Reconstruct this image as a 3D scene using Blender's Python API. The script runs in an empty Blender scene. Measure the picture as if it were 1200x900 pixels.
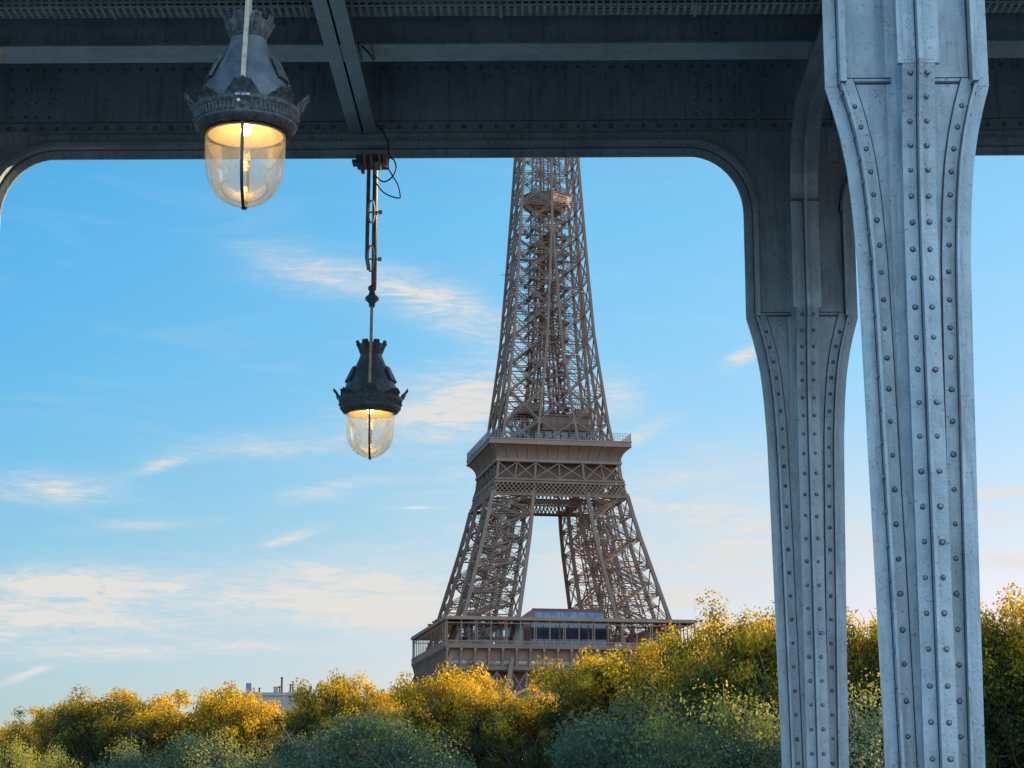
import bpy, bmesh, math, random
from math import sin, cos, tan, pi, radians, sqrt, atan2, hypot
from mathutils import Vector, Matrix
random.seed(7)
S = bpy.context.scene
COL = S.collection

# ------------------------------------------------------------------ camera
EYE = 1.6
F = 2400.0                      # focal length in pixels of the 1200 px wide photograph
PITCH = radians(11.9); YAW = radians(0.87)
cd = bpy.data.cameras.new('camera'); cam = bpy.data.objects.new('camera', cd); COL.objects.link(cam)
cd.sensor_width = 36.0; cd.lens = F/1200*36.0
cd.clip_start = 0.1; cd.clip_end = 60000
cam.location = (0, 0, EYE)
cam.rotation_euler = (pi/2+PITCH, 0, YAW)
S.camera = cam

# ------------------------------------------------------------------ sun and sky
SUN_AZ = radians(75)            # to the right of straight ahead (+Y), clockwise
SUN_EL = radians(12)
sd = Vector((sin(SUN_AZ)*cos(SUN_EL), cos(SUN_AZ)*cos(SUN_EL), sin(SUN_EL)))
sl = bpy.data.lights.new('sun', 'SUN'); sun = bpy.data.objects.new('sun', sl); COL.objects.link(sun)
sl.energy = 5.0; sl.angle = radians(0.5); sl.color = (1.0, 0.80, 0.52)
sun.rotation_euler = (-sd).to_track_quat('-Z', 'Y').to_euler()
S.view_settings.view_transform = 'Standard'; S.view_settings.look = 'None'
S.view_settings.gamma = 1.0; S.view_settings.use_curve_mapping = False
S.view_settings.exposure = 1.25

_r = Vector((cos(YAW), sin(YAW), 0)); _h = Vector((-sin(YAW), cos(YAW), 0))
_f = _h*cos(PITCH)+Vector((0, 0, sin(PITCH))); _u = -_h*sin(PITCH)+Vector((0, 0, cos(PITCH)))
def ray(px, py):
    return (_f + _r*((px-600)/F) + _u*((450-py)/F))
def at(px, py, Y):              # the point of the plane y = Y seen at a pixel of the photograph
    d = ray(px, py); return Vector((0, 0, EYE)) + d*(Y/d.y)

class NT:
    """small helper to write node trees"""
    def __init__(s, tree): s.t = tree; s.t.nodes.clear()
    def n(s, typ, **kw):
        nd = s.t.nodes.new(typ)
        for k, v in kw.items():
            if k.startswith('i_'):
                key = k[2:]; key = int(key) if key.isdigit() else key.replace('_', ' ')
                if hasattr(v, 'is_output') or isinstance(v, bpy.types.NodeSocket): s.t.links.new(v, nd.inputs[key])
                else: nd.inputs[key].default_value = v
            else: setattr(nd, k, v)
        return nd
    def m(s, op, a, b=0.0, c=None, clamp=False):
        nd = s.t.nodes.new('ShaderNodeMath'); nd.operation = op; nd.use_clamp = clamp
        for i, v in enumerate((a, b, c)):
            if v is None: continue
            if isinstance(v, bpy.types.NodeSocket): s.t.links.new(v, nd.inputs[i])
            else: nd.inputs[i].default_value = v
        return nd.outputs[0]
    def ramp(s, fac, stops, interp='LINEAR'):
        nd = s.t.nodes.new('ShaderNodeValToRGB'); nd.color_ramp.interpolation = interp
        e = nd.color_ramp.elements
        while len(e) < len(stops): e.new(0.5)
        for i, (p, c) in enumerate(stops):
            e[i].position = p; e[i].color = (*c, 1) if len(c) == 3 else c
        s.t.links.new(fac, nd.inputs[0]); return nd.outputs[0]
    def mix(s, fac, a, b, blend='MIX'):
        nd = s.t.nodes.new('ShaderNodeMix'); nd.data_type = 'RGBA'; nd.blend_type = blend
        for i, v in ((0, fac), (6, a), (7, b)):
            if isinstance(v, bpy.types.NodeSocket): s.t.links.new(v, nd.inputs[i])
            elif i == 0: nd.inputs[0].default_value = v
            else: nd.inputs[i].default_value = (*v, 1) if len(v) == 3 else v
        return nd.outputs[2]

W = bpy.data.worlds.new('World'); S.world = W; W.use_nodes = True
w = NT(W.node_tree)
sky = w.n('ShaderNodeTexSky', sky_type='NISHITA', sun_disc=False, sun_elevation=SUN_EL, sun_rotation=SUN_AZ,
          altitude=0, air_density=1.0, dust_density=0.6, ozone_density=2.0)
SKY_STRENGTH = 0.12
tc = w.n('ShaderNodeTexCoord')
gen = tc.outputs['Generated']
sep = w.n('ShaderNodeSeparateXYZ', i_0=gen)
zz = sep.outputs[2]
# cloud streaks: stretched noise over the direction, gathered round the places where the wisps stand in the sky
mp = w.n('ShaderNodeMapping', i_0=gen); mp.inputs['Rotation'].default_value = (0, radians(-7), 0); mp.inputs['Scale'].default_value = (7, 7, 38)
nz = w.n('ShaderNodeTexNoise', i_0=mp.outputs[0]); nz.inputs['Scale'].default_value = 1.6; nz.inputs['Detail'].default_value = 9
nz.inputs['Roughness'].default_value = 0.62; nz.inputs['Distortion'].default_value = 0.8
mp2 = w.n('ShaderNodeMapping', i_0=gen); mp2.inputs['Rotation'].default_value = (0, radians(14), 0); mp2.inputs['Scale'].default_value = (20, 20, 105)
nz2 = w.n('ShaderNodeTexNoise', i_0=mp2.outputs[0]); nz2.inputs['Scale'].default_value = 2.0; nz2.inputs['Detail'].default_value = 13
nz2.inputs['Roughness'].default_value = 0.65; nz2.inputs['Distortion'].default_value = 1.6
WISPS = [(528, 364, 85, 24, -22, .70), (370, 320, 80, 26, -14, .34), (525, 480, 95, 42, 14, .75), (370, 523, 70, 9, 5, .40),
         (341, 630, 30, 5, 18, .85), (185, 546, 34, 6, 17, .60), (60, 570, 70, 15, -3, .80), (722, 470, 30, 32, 60, .45),
         (757, 505, 34, 9, 24, .55), (872, 417, 22, 8, 24, .75), (150, 690, 110, 18, -4, .85), (400, 708, 160, 32, -5, .80),
         (80, 722, 120, 13, -5, .65), (205, 762, 110, 8, 0, .5), (32, 790, 24, 4, 18, .7), (490, 595, 24, 1.3, 0, .9),
         (1178, 577, 45, 6, 5, .7), (1182, 605, 40, 7, 8, .6), (1178, 657, 50, 10, 0, .7), (850, 620, 140, 70, 6, .50), (690, 660, 60, 40, 0, .45), (280, 520, 90, 12, 8, .3), (450, 690, 120, 40, -4, .5), (640, 600, 200, 60, 0, .2),
         (372, 578, 42, 10, 10, .38), (30, 752, 130, 20, -3, .55), (160, 615, 40, 5, 0, .3), (800, 700, 140, 22, 3, .5), (1050, 640, 60, 20, 4, .4), (60, 690, 90, 30, 0, .35)]
tot = None
for (px, py, a, b, an, st) in WISPS:
    c = ray(px, py).normalized(); an = radians(an)
    e1 = ((_r*cos(an) + _u*sin(an))*(F/a)/1.0); e2 = ((-_r*sin(an) + _u*cos(an))*(F/b)/1.0)
    df = w.n('ShaderNodeVectorMath', operation='SUBTRACT', i_0=gen); df.inputs[1].default_value = c
    d1 = w.n('ShaderNodeVectorMath', operation='DOT_PRODUCT', i_0=df.outputs[0]); d1.inputs[1].default_value = e1
    d2 = w.n('ShaderNodeVectorMath', operation='DOT_PRODUCT', i_0=df.outputs[0]); d2.inputs[1].default_value = e2
    q = w.m('ADD', w.m('POWER', d1.outputs['Value'], 2.0), w.m('POWER', d2.outputs['Value'], 2.0))
    g = w.m('MULTIPLY', w.m('EXPONENT', w.m('MULTIPLY', q, -1.0)), st)
    tot = g if tot is None else w.m('ADD', tot, g)
fine = w.m('MULTIPLY_ADD', nz2.outputs[0], 2.6, -0.62)
streak = w.m('MULTIPLY_ADD', nz.outputs[0], 2.0, -0.45)
cl = w.m('MULTIPLY', tot, w.m('MAXIMUM', w.m('MULTIPLY', fine, w.m('MAXIMUM', streak, 0.25)), 0.0))
bg = w.m('MULTIPLY', w.ramp(nz.outputs[0], [(0.52, (0, 0, 0)), (0.80, (1, 1, 1))]), w.m('MULTIPLY_ADD', zz, -0.7, 0.30, clamp=True))
cl = w.m('MINIMUM', w.m('ADD', w.m('MULTIPLY', cl, 2.7), bg), 0.92)
# milky air low over the town, clearer and bluer higher up, paler towards the sun
tint = w.ramp(zz, [(0.0, (.88, .68, .84)), (0.065, (.86, .70, .83)), (0.135, (.74, .76, .80)), (0.206, (.58, .83, .91)), (0.286, (.50, .91, .99)), (1.0, (.50, .85, 1.0))])
side = w.m('ADD', sep.outputs[0], 0.5, clamp=True)
tint2 = w.ramp(side, [(0.0, (.40, .70, .92)), (0.26, (.62, .89, 1.0)), (0.5, (1, 1, 1)), (0.73, (1.24, .97, .93)), (1.0, (1.4, 1.0, .9))])
base = w.mix(1.0, sky.outputs[0], tint, 'MULTIPLY')
base = w.mix(1.0, base, tint2, 'MULTIPLY')
base = w.mix(cl, base, (2.82, 2.68, 2.52))
# bluish cloud bank added to the unseen sky behind, as fill for the columns
back = w.m('ADD', w.m('MULTIPLY', sep.outputs[1], -2.2), w.m('MULTIPLY_ADD', sep.outputs[0], 1.6, -.25), clamp=True)
fill_bank = w.m('MULTIPLY', w.m('MULTIPLY', back, w.ramp(zz, [(0.0, (.3, .3, .3)), (.10, (1, 1, 1)), (.75, (1, 1, 1)), (.95, (0, 0, 0))])), w.m('MULTIPLY', w.m('LESS_THAN', sep.outputs[1], 0.0), w.m('MULTIPLY_ADD', nz.outputs[0], 1.2, 0.2, clamp=True)))
base = w.mix(fill_bank, base, (4.6, 7.3, 10.2))
bgn = w.n('ShaderNodeBackground', i_0=base); bgn.inputs[1].default_value = SKY_STRENGTH
wo = w.n('ShaderNodeOutputWorld', i_0=bgn.outputs[0])

# ------------------------------------------------------------------ materials
MATS = {}
def new_mat(name):
    m = bpy.data.materials.new(name); m.use_nodes = True; MATS[name] = m; return m, NT(m.node_tree)
def surf(name, c1, c2, rough=0.6, scale=3.0, bump=0.0, bscale=20.0, metal=0.0, detail=6, c3=None, spec=0.5, rnd=0.0, stretch=(1, 1, 1)):
    m, t = new_mat(name)
    co = t.n('ShaderNodeTexCoord').outputs['Object']
    mpn = t.n('ShaderNodeMapping', i_0=co); mpn.inputs['Scale'].default_value = stretch
    n1 = t.n('ShaderNodeTexNoise', i_0=mpn.outputs[0]); n1.inputs['Scale'].default_value = scale; n1.inputs['Detail'].default_value = detail
    stops = [(0.32, c1), (0.68, c2)] if c3 is None else [(0.30, c1), (0.55, c2), (0.74, c3)]
    col = t.ramp(n1.outputs[0], stops)
    b = t.n('ShaderNodeBsdfPrincipled', i_Base_Color=col)
    b.inputs['Metallic'].default_value = metal; b.inputs['Specular IOR Level'].default_value = spec
    rr = t.m('MULTIPLY_ADD', n1.outputs[0], 0.25, rough-0.12); t.t.links.new(rr, b.inputs['Roughness'])
    if bump:
        n2 = t.n('ShaderNodeTexNoise', i_0=co); n2.inputs['Scale'].default_value = bscale; n2.inputs['Detail'].default_value = 5
        bp = t.n('ShaderNodeBump', i_Height=n2.outputs[0]); bp.inputs['Strength'].default_value = bump; bp.inputs['Distance'].default_value = 0.01
        t.t.links.new(bp.outputs[0], b.inputs['Normal'])
    t.n('ShaderNodeOutputMaterial', i_0=b.outputs[0]); return m
def paint_mat():
    m, t = new_mat('viaduct_paint')
    co = t.n('ShaderNodeTexCoord').outputs['Object']
    n1 = t.n('ShaderNodeTexNoise', i_0=co); n1.inputs['Scale'].default_value = 2.2; n1.inputs['Detail'].default_value = 8
    mpn = t.n('ShaderNodeMapping', i_0=co); mpn.inputs['Scale'].default_value = (14, 14, 1.2)
    n2 = t.n('ShaderNodeTexNoise', i_0=mpn.outputs[0]); n2.inputs['Scale'].default_value = 1.5; n2.inputs['Detail'].default_value = 6
    n3 = t.n('ShaderNodeTexNoise', i_0=co); n3.inputs['Scale'].default_value = 55; n3.inputs['Detail'].default_value = 4; n3.inputs['Distortion'].default_value = 1.5
    n4 = t.n('ShaderNodeTexNoise', i_0=co); n4.inputs['Scale'].default_value = 14; n4.inputs['Detail'].default_value = 8; n4.inputs['Distortion'].default_value = 2.5
    n5 = t.n('ShaderNodeTexNoise', i_0=co); n5.inputs['Scale'].default_value = 5.5; n5.inputs['Detail'].default_value = 10; n5.inputs['Roughness'].default_value = .7
    n7 = t.n('ShaderNodeTexNoise', i_0=co); n7.inputs['Scale'].default_value = 22; n7.inputs['Detail'].default_value = 3
    wv = t.n('ShaderNodeVectorMath', operation='MULTIPLY_ADD', i_0=n7.outputs['Color']); wv.inputs[1].default_value = (.10, .10, .10); t.t.links.new(co, wv.inputs[2])
    n6 = t.n('ShaderNodeTexVoronoi', i_0=wv.outputs[0], feature='DISTANCE_TO_EDGE'); n6.inputs['Scale'].default_value = 13
    c = t.ramp(n1.outputs[0], [(0.3, (.27, .315, .33)), (0.5, (.36, .405, .42)), (0.7, (.44, .48, .50))])
    c = t.mix(t.m('MULTIPLY', t.ramp(n5.outputs[0], [(0.50, (0, 0, 0)), (0.56, (1, 1, 1))]), 0.25), c, (.30, .36, .38))         # patched repaint
    c = t.mix(t.m('MULTIPLY', t.ramp(n2.outputs[0], [(0.52, (0, 0, 0)), (0.68, (1, 1, 1))]), 0.55), c, (.17, .185, .185))     # run-down streaks
    crack = t.m('MULTIPLY', t.ramp(n6.outputs[0], [(0.0, (1, 1, 1)), (0.03, (0, 0, 0))]), t.ramp(n5.outputs[0], [(0.54, (0, 0, 0)), (0.62, (1, 1, 1))]))
    c = t.mix(t.m('MULTIPLY', crack, 0.45), c, (.05, .055, .06))                                                             # cracked paint
    c = t.mix(t.m('MULTIPLY', t.ramp(n4.outputs[0], [(0.63, (0, 0, 0)), (0.67, (1, 1, 1))]), 0.7), c, (.09, .075, .065))     # chips and rust
    c = t.mix(t.m('MULTIPLY', t.ramp(n3.outputs[0], [(0.60, (0, 0, 0)), (0.72, (1, 1, 1))]), 0.3), c, (.16, .17, .17))
    b = t.n('ShaderNodeBsdfPrincipled', i_Base_Color=c); b.inputs['Coat Weight'].default_value = .7; b.inputs['Coat Roughness'].default_value = .12
    t.t.links.new(t.m('MULTIPLY_ADD', n5.outputs[0], 0.45, 0.12), b.inputs['Roughness'])
    h = t.m('ADD', t.m('MULTIPLY', t.m('MULTIPLY', n3.outputs[0], 0.5), t.ramp(n5.outputs[0], [(0.45, (0, 0, 0)), (0.60, (1, 1, 1))])), t.m('MULTIPLY', n4.outputs[0], 0.45))
    h = t.m('ADD', h, t.m('MULTIPLY', n1.outputs[0], 1.2))
    bp = t.n('ShaderNodeBump', i_Height=h); bp.inputs['Strength'].default_value = 0.75; bp.inputs['Distance'].default_value = 0.014
    t.t.links.new(bp.outputs[0], b.inputs['Normal'])
    t.n('ShaderNodeOutputMaterial', i_0=b.outputs[0]); return m
PAINT = paint_mat()
RIVET = surf('rivet_paint', (.15, .155, .165), (.30, .32, .34), 0.24, 60, 0.3, 80)
SEAM = surf('gap_shade_grime', (.018, .020, .024), (.06, .065, .07), 0.7, 25)  # dark strips stand for shadow gaps between plates; also dirt rings round rivets
PM = [PAINT, RIVET, SEAM]
TRAY = surf('galvanised_tray', (.50, .48, .42), (.70, .67, .58), 0.45, 6, 0.2, 40)
LAMPIRON = surf('lamp_iron', (.045, .055, .06), (.085, .10, .105), 0.5, 9, 0.5, 45, c3=(.13, .14, .14))
LAMPCAST = surf('lamp_cast', (.030, .034, .034), (.075, .08, .078), 0.5, 30, 0.8, 90, c3=(.14, .14, .13))
BRASS = surf('rod_bronze', (.33, .24, .15), (.52, .40, .27), 0.4, 20, 0.3, 60)
RODDARK = surf('rod_dark', (.10, .06, .05), (.20, .13, .09), 0.45, 20, 0.3, 60)
CABLE = surf('cable_rubber', (.015, .015, .017), (.03, .03, .032), 0.6, 10)
STRAP = surf('strap_dark', (.035, .025, .03), (.07, .05, .05), 0.5, 20, 0.3, 60)
PLATEW = surf('plate_white', (.75, .76, .80), (.85, .86, .88), 0.5, 20)
PLATED = surf('plate_dark', (.02, .025, .04), (.04, .045, .06), 0.5, 20)
TOWER = surf('tower_paint', (.155, .088, .056), (.21, .122, .080), 0.65, 0.25, 0.0)
TOWERL = surf('tower_paint_light', (.20, .122, .080), (.26, .165, .112), 0.65, 0.25, 0.0)
TOWERD = surf('tower_paint_dark', (.085, .062, .050), (.13, .095, .075), 0.7, 0.25, 0.0)
GOLD = surf('frieze_letters', (.50, .46, .40), (.62, .58, .50), 0.5, 2)
MAROON = surf('pavilion_maroon', (.13, .035, .035), (.19, .06, .055), 0.5, 0.4)
STEEL = surf('railing_steel', (.13, .125, .125), (.20, .195, .19), 0.45, 1)
DECKM = surf('asphalt', (.045, .045, .047), (.065, .064, .062), 0.85, 2, 0.4, 60)
PAVE = surf('paving', (.075, .075, .078), (.11, .11, .108), 0.8, 1.5, 0.3, 30)
GROUND = surf('ground_earth', (.12, .11, .08), (.20, .18, .14), 0.9, 0.02)
QUAY = surf('quay_stone', (.26, .24, .20), (.36, .33, .28), 0.85, 0.2, 0.3, 3)
WALLC = surf('facade_stone', (.30, .25, .19), (.38, .32, .25), 0.8, 0.1)
ZINC = surf('zinc_roof', (.16, .18, .21), (.24, .26, .30), 0.5, 0.2)
BRICK = surf('chimney_brick', (.15, .065, .05), (.22, .10, .075), 0.85, 1.0)
BLUEM = surf('blue_grey_sheet', (.13, .17, .23), (.18, .23, .30), 0.5, 1.0)
WGLASS = surf('window_glass', (.03, .04, .05), (.06, .075, .09), 0.12, 0.3, spec=0.8)
WHITEM = surf('cream_panel', (.60, .58, .54), (.72, .70, .66), 0.6, 0.5)
BARK = surf('bark', (.10, .08, .06), (.24, .20, .15), 0.9, 3, 0.6, 12)

def leaf_mat(name, g1, g2, y1, amount, hgt=22.0):
    m, t = new_mat(name)
    at_ = t.n('ShaderNodeAttribute', attribute_name='tint').outputs['Fac']
    oi = t.n('ShaderNodeObjectInfo').outputs['Random']
    geo = t.n('ShaderNodeTexCoord').outputs['Object']
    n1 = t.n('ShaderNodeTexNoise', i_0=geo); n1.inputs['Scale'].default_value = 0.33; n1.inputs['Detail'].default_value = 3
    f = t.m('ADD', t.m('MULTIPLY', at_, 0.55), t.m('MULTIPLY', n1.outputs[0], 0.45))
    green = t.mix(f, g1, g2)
    ye = t.m('MULTIPLY_ADD', f, 2.2, t.m('ADD', t.m('MULTIPLY_ADD', oi, 0.35, amount-1.1), t.m('MULTIPLY_ADD', t.n('ShaderNodeSeparateXYZ', i_0=geo).outputs[2], 4.5/hgt, -4.1)), clamp=True)  # autumn yellow, raised with height to put sunlit tops into the leaf colour
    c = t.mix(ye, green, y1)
    d = t.n('ShaderNodeBsdfPrincipled', i_Base_Color=c); d.inputs['Roughness'].default_value = 0.55
    d.inputs['Specular IOR Level'].default_value = 0.25
    tr = t.n('ShaderNodeBsdfTranslucent', i_0=t.mix(0.12, c, y1))
    mx = t.n('ShaderNodeMixShader', i_1=d.outputs[0], i_2=tr.outputs[0]); mx.inputs[0].default_value = 0.5
    t.n('ShaderNodeOutputMaterial', i_0=mx.outputs[0]); return m
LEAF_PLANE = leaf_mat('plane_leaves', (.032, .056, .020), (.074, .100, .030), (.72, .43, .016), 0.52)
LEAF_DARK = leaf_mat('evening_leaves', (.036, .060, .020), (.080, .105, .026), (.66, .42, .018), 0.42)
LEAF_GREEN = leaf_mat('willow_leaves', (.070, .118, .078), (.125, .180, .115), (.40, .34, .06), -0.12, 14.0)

def glass_mat():
    m, t = new_mat('lamp_glass')
    co = t.n('ShaderNodeTexCoord').outputs['Object']
    n1 = t.n('ShaderNodeTexNoise', i_0=co); n1.inputs['Scale'].default_value = 9; n1.inputs['Detail'].default_value = 9
    n2 = t.n('ShaderNodeTexNoise', i_0=co); n2.inputs['Scale'].default_value = 60; n2.inputs['Detail'].default_value = 2
    spots = t.ramp(n2.outputs[0], [(0.70, (0, 0, 0)), (0.73, (1, 1, 1))])
    tp = t.n('ShaderNodeBsdfTransparent'); tp.inputs[0].default_value = (.93, .95, .90, 1)
    dirt = t.n('ShaderNodeBsdfTranslucent'); dirt.inputs[0].default_value = (.80, .80, .68, 1)
    dd = t.n('ShaderNodeBsdfDiffuse'); dd.inputs[0].default_value = (.66, .67, .58, 1)
    dmix = t.n('ShaderNodeMixShader', i_1=dirt.outputs[0], i_2=dd.outputs[0]); dmix.inputs[0].default_value = 0.5
    fac = t.m('ADD', t.m('MULTIPLY', t.ramp(n1.outputs[0], [(0.35, (0, 0, 0)), (0.75, (1, 1, 1))]), 0.30), 0.13)
    a = t.n('ShaderNodeMixShader', i_0=fac, i_1=tp.outputs[0], i_2=dmix.outputs[0])
    dk = t.n('ShaderNodeBsdfDiffuse'); dk.inputs[0].default_value = (.05, .045, .04, 1)
    a2 = t.n('ShaderNodeMixShader', i_0=t.m('MULTIPLY', spots, 0.7), i_1=a.outputs[0], i_2=dk.outputs[0])
    gl = t.n('ShaderNodeBsdfGlossy'); gl.inputs['Roughness'].default_value = 0.04
    lw = t.n('ShaderNodeLayerWeight'); lw.inputs[0].default_value = 0.35
    ff = t.m('MULTIPLY_ADD', lw.outputs['Fresnel'], 0.38, 0.012, clamp=True)
    b = t.n('ShaderNodeMixShader', i_0=ff, i_1=a2.outputs[0], i_2=gl.outputs[0])
    t.n('ShaderNodeOutputMaterial', i_0=b.outputs[0]); return m
GLASS = glass_mat()
def emit_mat(name, c, s):
    m, t = new_mat(name); e = t.n('ShaderNodeEmission'); e.inputs[0].default_value = (*c, 1); e.inputs[1].default_value = s
    t.n('ShaderNodeOutputMaterial', i_0=e.outputs[0]); return m
BULB = emit_mat('lit_bulb', (1.0, .66, .22), 14.0)
ENAMEL = surf('reflector_enamel', (.78, .58, .32), (.84, .66, .40), 0.35, 6)
def pglass():
    m, t = new_mat('pavilion_glass')
    co = t.n('ShaderNodeTexCoord').outputs['Object']
    n1 = t.n('ShaderNodeTexNoise', i_0=co); n1.inputs['Scale'].default_value = 0.5; n1.inputs['Detail'].default_value = 3
    c = t.ramp(n1.outputs[0], [(0.35, (.05, .085, .13)), (0.7, (.13, .19, .26))])
    b = t.n('ShaderNodeBsdfPrincipled', i_Base_Color=c); b.inputs['Roughness'].default_value = 0.12
    t.n('ShaderNodeOutputMaterial', i_0=b.outputs[0]); return m
PGLASS = pglass()
def water():
    m, t = new_mat('river_water')
    co = t.n('ShaderNodeTexCoord').outputs['Object']
    n1 = t.n('ShaderNodeTexNoise', i_0=co); n1.inputs['Scale'].default_value = 0.6; n1.inputs['Detail'].default_value = 6
    bp = t.n('ShaderNodeBump', i_Height=n1.outputs[0]); bp.inputs['Strength'].default_value = 0.5; bp.inputs['Distance'].default_value = 0.1
    b = t.n('ShaderNodeBsdfPrincipled', i_Normal=bp.outputs[0]); b.inputs['Base Color'].default_value = (.11, .14, .12, 1); b.inputs['Roughness'].default_value = 0.12
    t.n('ShaderNodeOutputMaterial', i_0=b.outputs[0]); return m
WATER = water()

# ------------------------------------------------------------------ mesh helpers
RV = random.Random(11)
class MB:
    def __init__(s): s.v = []; s.f = []; s.sm = []; s.a = None; s.mi = []; s.cur = 0
    def add(s, vs, fs, smooth=False):
        o = len(s.v); s.v.extend([tuple(x) for x in vs]); s.f.extend([tuple(i+o for i in f) for f in fs]); s.sm.extend([smooth]*len(fs)); s.mi.extend([s.cur]*len(fs))
    def box(s, x0, x1, y0, y1, z0, z1):
        if x0 > x1: x0, x1 = x1, x0
        if y0 > y1: y0, y1 = y1, y0
        if z0 > z1: z0, z1 = z1, z0
        s.add([(x0,y0,z0),(x1,y0,z0),(x1,y1,z0),(x0,y1,z0),(x0,y0,z1),(x1,y0,z1),(x1,y1,z1),(x0,y1,z1)],
              [(0,3,2,1),(4,5,6,7),(0,1,5,4),(1,2,6,5),(2,3,7,6),(3,0,4,7)])
    def hexa(s, b, t):          # 4 bottom points, 4 top points
        s.add(list(b)+list(t), [(0,3,2,1),(4,5,6,7),(0,1,5,4),(1,2,6,5),(2,3,7,6),(3,0,4,7)])
    def bar(s, p, q, wd, hd=None, side=None):
        p = Vector(p); q = Vector(q); d = q-p
        if d.length < 1e-6: return
        d.normalize(); hd = hd or wd
        sv = Vector(side) if side is not None else (Vector((0, 0, 1)) if abs(d.z) < 0.9 else Vector((1, 0, 0)))
        a = d.cross(sv)
        if a.length < 1e-6: a = d.cross(Vector((0.3, 0.9, 0.1)))
        a.normalize(); b = a.cross(d); a *= hd/2; b *= wd/2
        s.add([p-a-b, p+a-b, p+a+b, p-a+b, q-a-b, q+a-b, q+a+b, q-a+b],
              [(0,1,5,4),(1,2,6,5),(2,3,7,6),(3,0,4,7),(0,3,2,1),(4,5,6,7)])
    def lat(s, p, q, wd, side, t, n):           # flat lattice girder between p and q
        p = Vector(p); q = Vector(q); d = (q-p).normalized(); sv = Vector(side); sv = (sv - d*sv.dot(d)).normalized()*(wd/2)
        s.bar(p+sv, q+sv, t, t); s.bar(p-sv, q-sv, t, t)
        for i in range(n):
            a = p+(q-p)*(i/n); b = p+(q-p)*((i+1)/n); k = 1 if i % 2 else -1
            s.bar(a+sv*k, b-sv*k, t*0.7, t*0.5)
    def tube(s, pts, r, n=8, smooth=True, cap=True):
        pts = [Vector(p) for p in pts]; rs = r if isinstance(r, (list, tuple)) else [r]*len(pts)
        rings = []; up = None
        for i, p in enumerate(pts):
            d = (pts[min(i+1, len(pts)-1)]-pts[max(i-1, 0)]).normalized()
            if up is None:
                up = Vector((0, 0, 1)) if abs(d.z) < 0.9 else Vector((0, 1, 0))
            a = d.cross(up).normalized(); b = a.cross(d).normalized(); up = b
            rings.append([p+(a*cos(2*pi*k/n)+b*sin(2*pi*k/n))*rs[i] for k in range(n)])
        vs = [v for rg in rings for v in rg]; fs = []
        for i in range(len(pts)-1):
            for k in range(n):
                fs.append((i*n+k, i*n+(k+1) % n, (i+1)*n+(k+1) % n, (i+1)*n+k))
        s.add(vs, fs, smooth)
        if cap:
            s.add(rings[0], [tuple(range(n))]); s.add(rings[-1], [tuple(reversed(range(n)))])
    def lathe(s, prof, n=48, c=(0, 0, 0), smooth=True, wob=None):
        vs = []; fs = []
        for i, (r, z) in enumerate(prof):
            for k in range(n):
                th = 2*pi*k/n; rr, zz_ = (r, z) if wob is None else wob(i, r, z, th)
                vs.append((c[0]+rr*cos(th), c[1]+rr*sin(th), c[2]+zz_))
        for i in range(len(prof)-1):
            for k in range(n): fs.append((i*n+k, i*n+(k+1) % n, (i+1)*n+(k+1) % n, (i+1)*n+k))
        s.add(vs, fs, smooth)
    def rivet(s, p, nrm, r=0.02):
        p = Vector(p); nrm = Vector(nrm).normalized()
        a = nrm.orthogonal().normalized(); b = nrm.cross(a); vs = []; n = 8
        r *= RV.uniform(.78, .98); p = p+a*RV.gauss(0, .0018)+b*RV.gauss(0, .0018); hk = RV.uniform(.8, 1.05)
        c_ = s.cur; s.cur = 2; s.add([p+(a*cos(2*pi*k/10)+b*sin(2*pi*k/10))*r*RV.uniform(1.12, 1.4)+nrm*.0012 for k in range(10)]+[p+nrm*.0014], [(k, (k+1) % 10, 10) for k in range(10)]); s.cur = c_
        for (rr, hh) in ((1.0, -0.1), (0.92, 0.38), (0.55, 0.72)):
            for k in range(n): vs.append(p+(a*cos(2*pi*k/n)+b*sin(2*pi*k/n))*rr*r+nrm*hh*r*hk)
        vs.append(p+nrm*0.85*r*hk); fs = []
        for i in range(2):
            for k in range(n): fs.append((i*n+k, i*n+(k+1) % n, (i+1)*n+(k+1) % n, (i+1)*n+k))
        for k in range(n): fs.append((2*n+k, 2*n+(k+1) % n, 3*n))
        c_ = s.cur; s.cur = 1; s.add(vs, fs, True); s.cur = c_
    def sweep(s, path, n0, n1, w0, w1, fr):     # rectangle swept along a path of (u, z) points; fr(u, z, w) -> world
        N = len(path); nr = []
        for i in range(N):
            ds = []
            if i > 0: d = Vector(path[i])-Vector(path[i-1]); ds.append(d.normalized())
            if i < N-1: d = Vector(path[i+1])-Vector(path[i]); ds.append(d.normalized())
            d = sum(ds, Vector((0, 0))).normalized(); k = 1/max(0.5, d.dot(ds[0]))
            nr.append(Vector((d.y, -d.x))*k)     # right-hand normal of the travel direction
        vs = []
        for i in range(N):
            for (n_, w_) in ((n0, w0), (n1, w0), (n1, w1), (n0, w1)):
                q = Vector(path[i])+nr[i]*n_; vs.append(fr(q.x, q.y, w_))
        fs = [(0, 1, 2, 3), ((N-1)*4+3, (N-1)*4+2, (N-1)*4+1, (N-1)*4)]
        for i in range(N-1):
            for k in range(4): fs.append((i*4+k, i*4+(k+1) % 4, (i+1)*4+(k+1) % 4, (i+1)*4+k))
        s.add(vs, fs)
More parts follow.
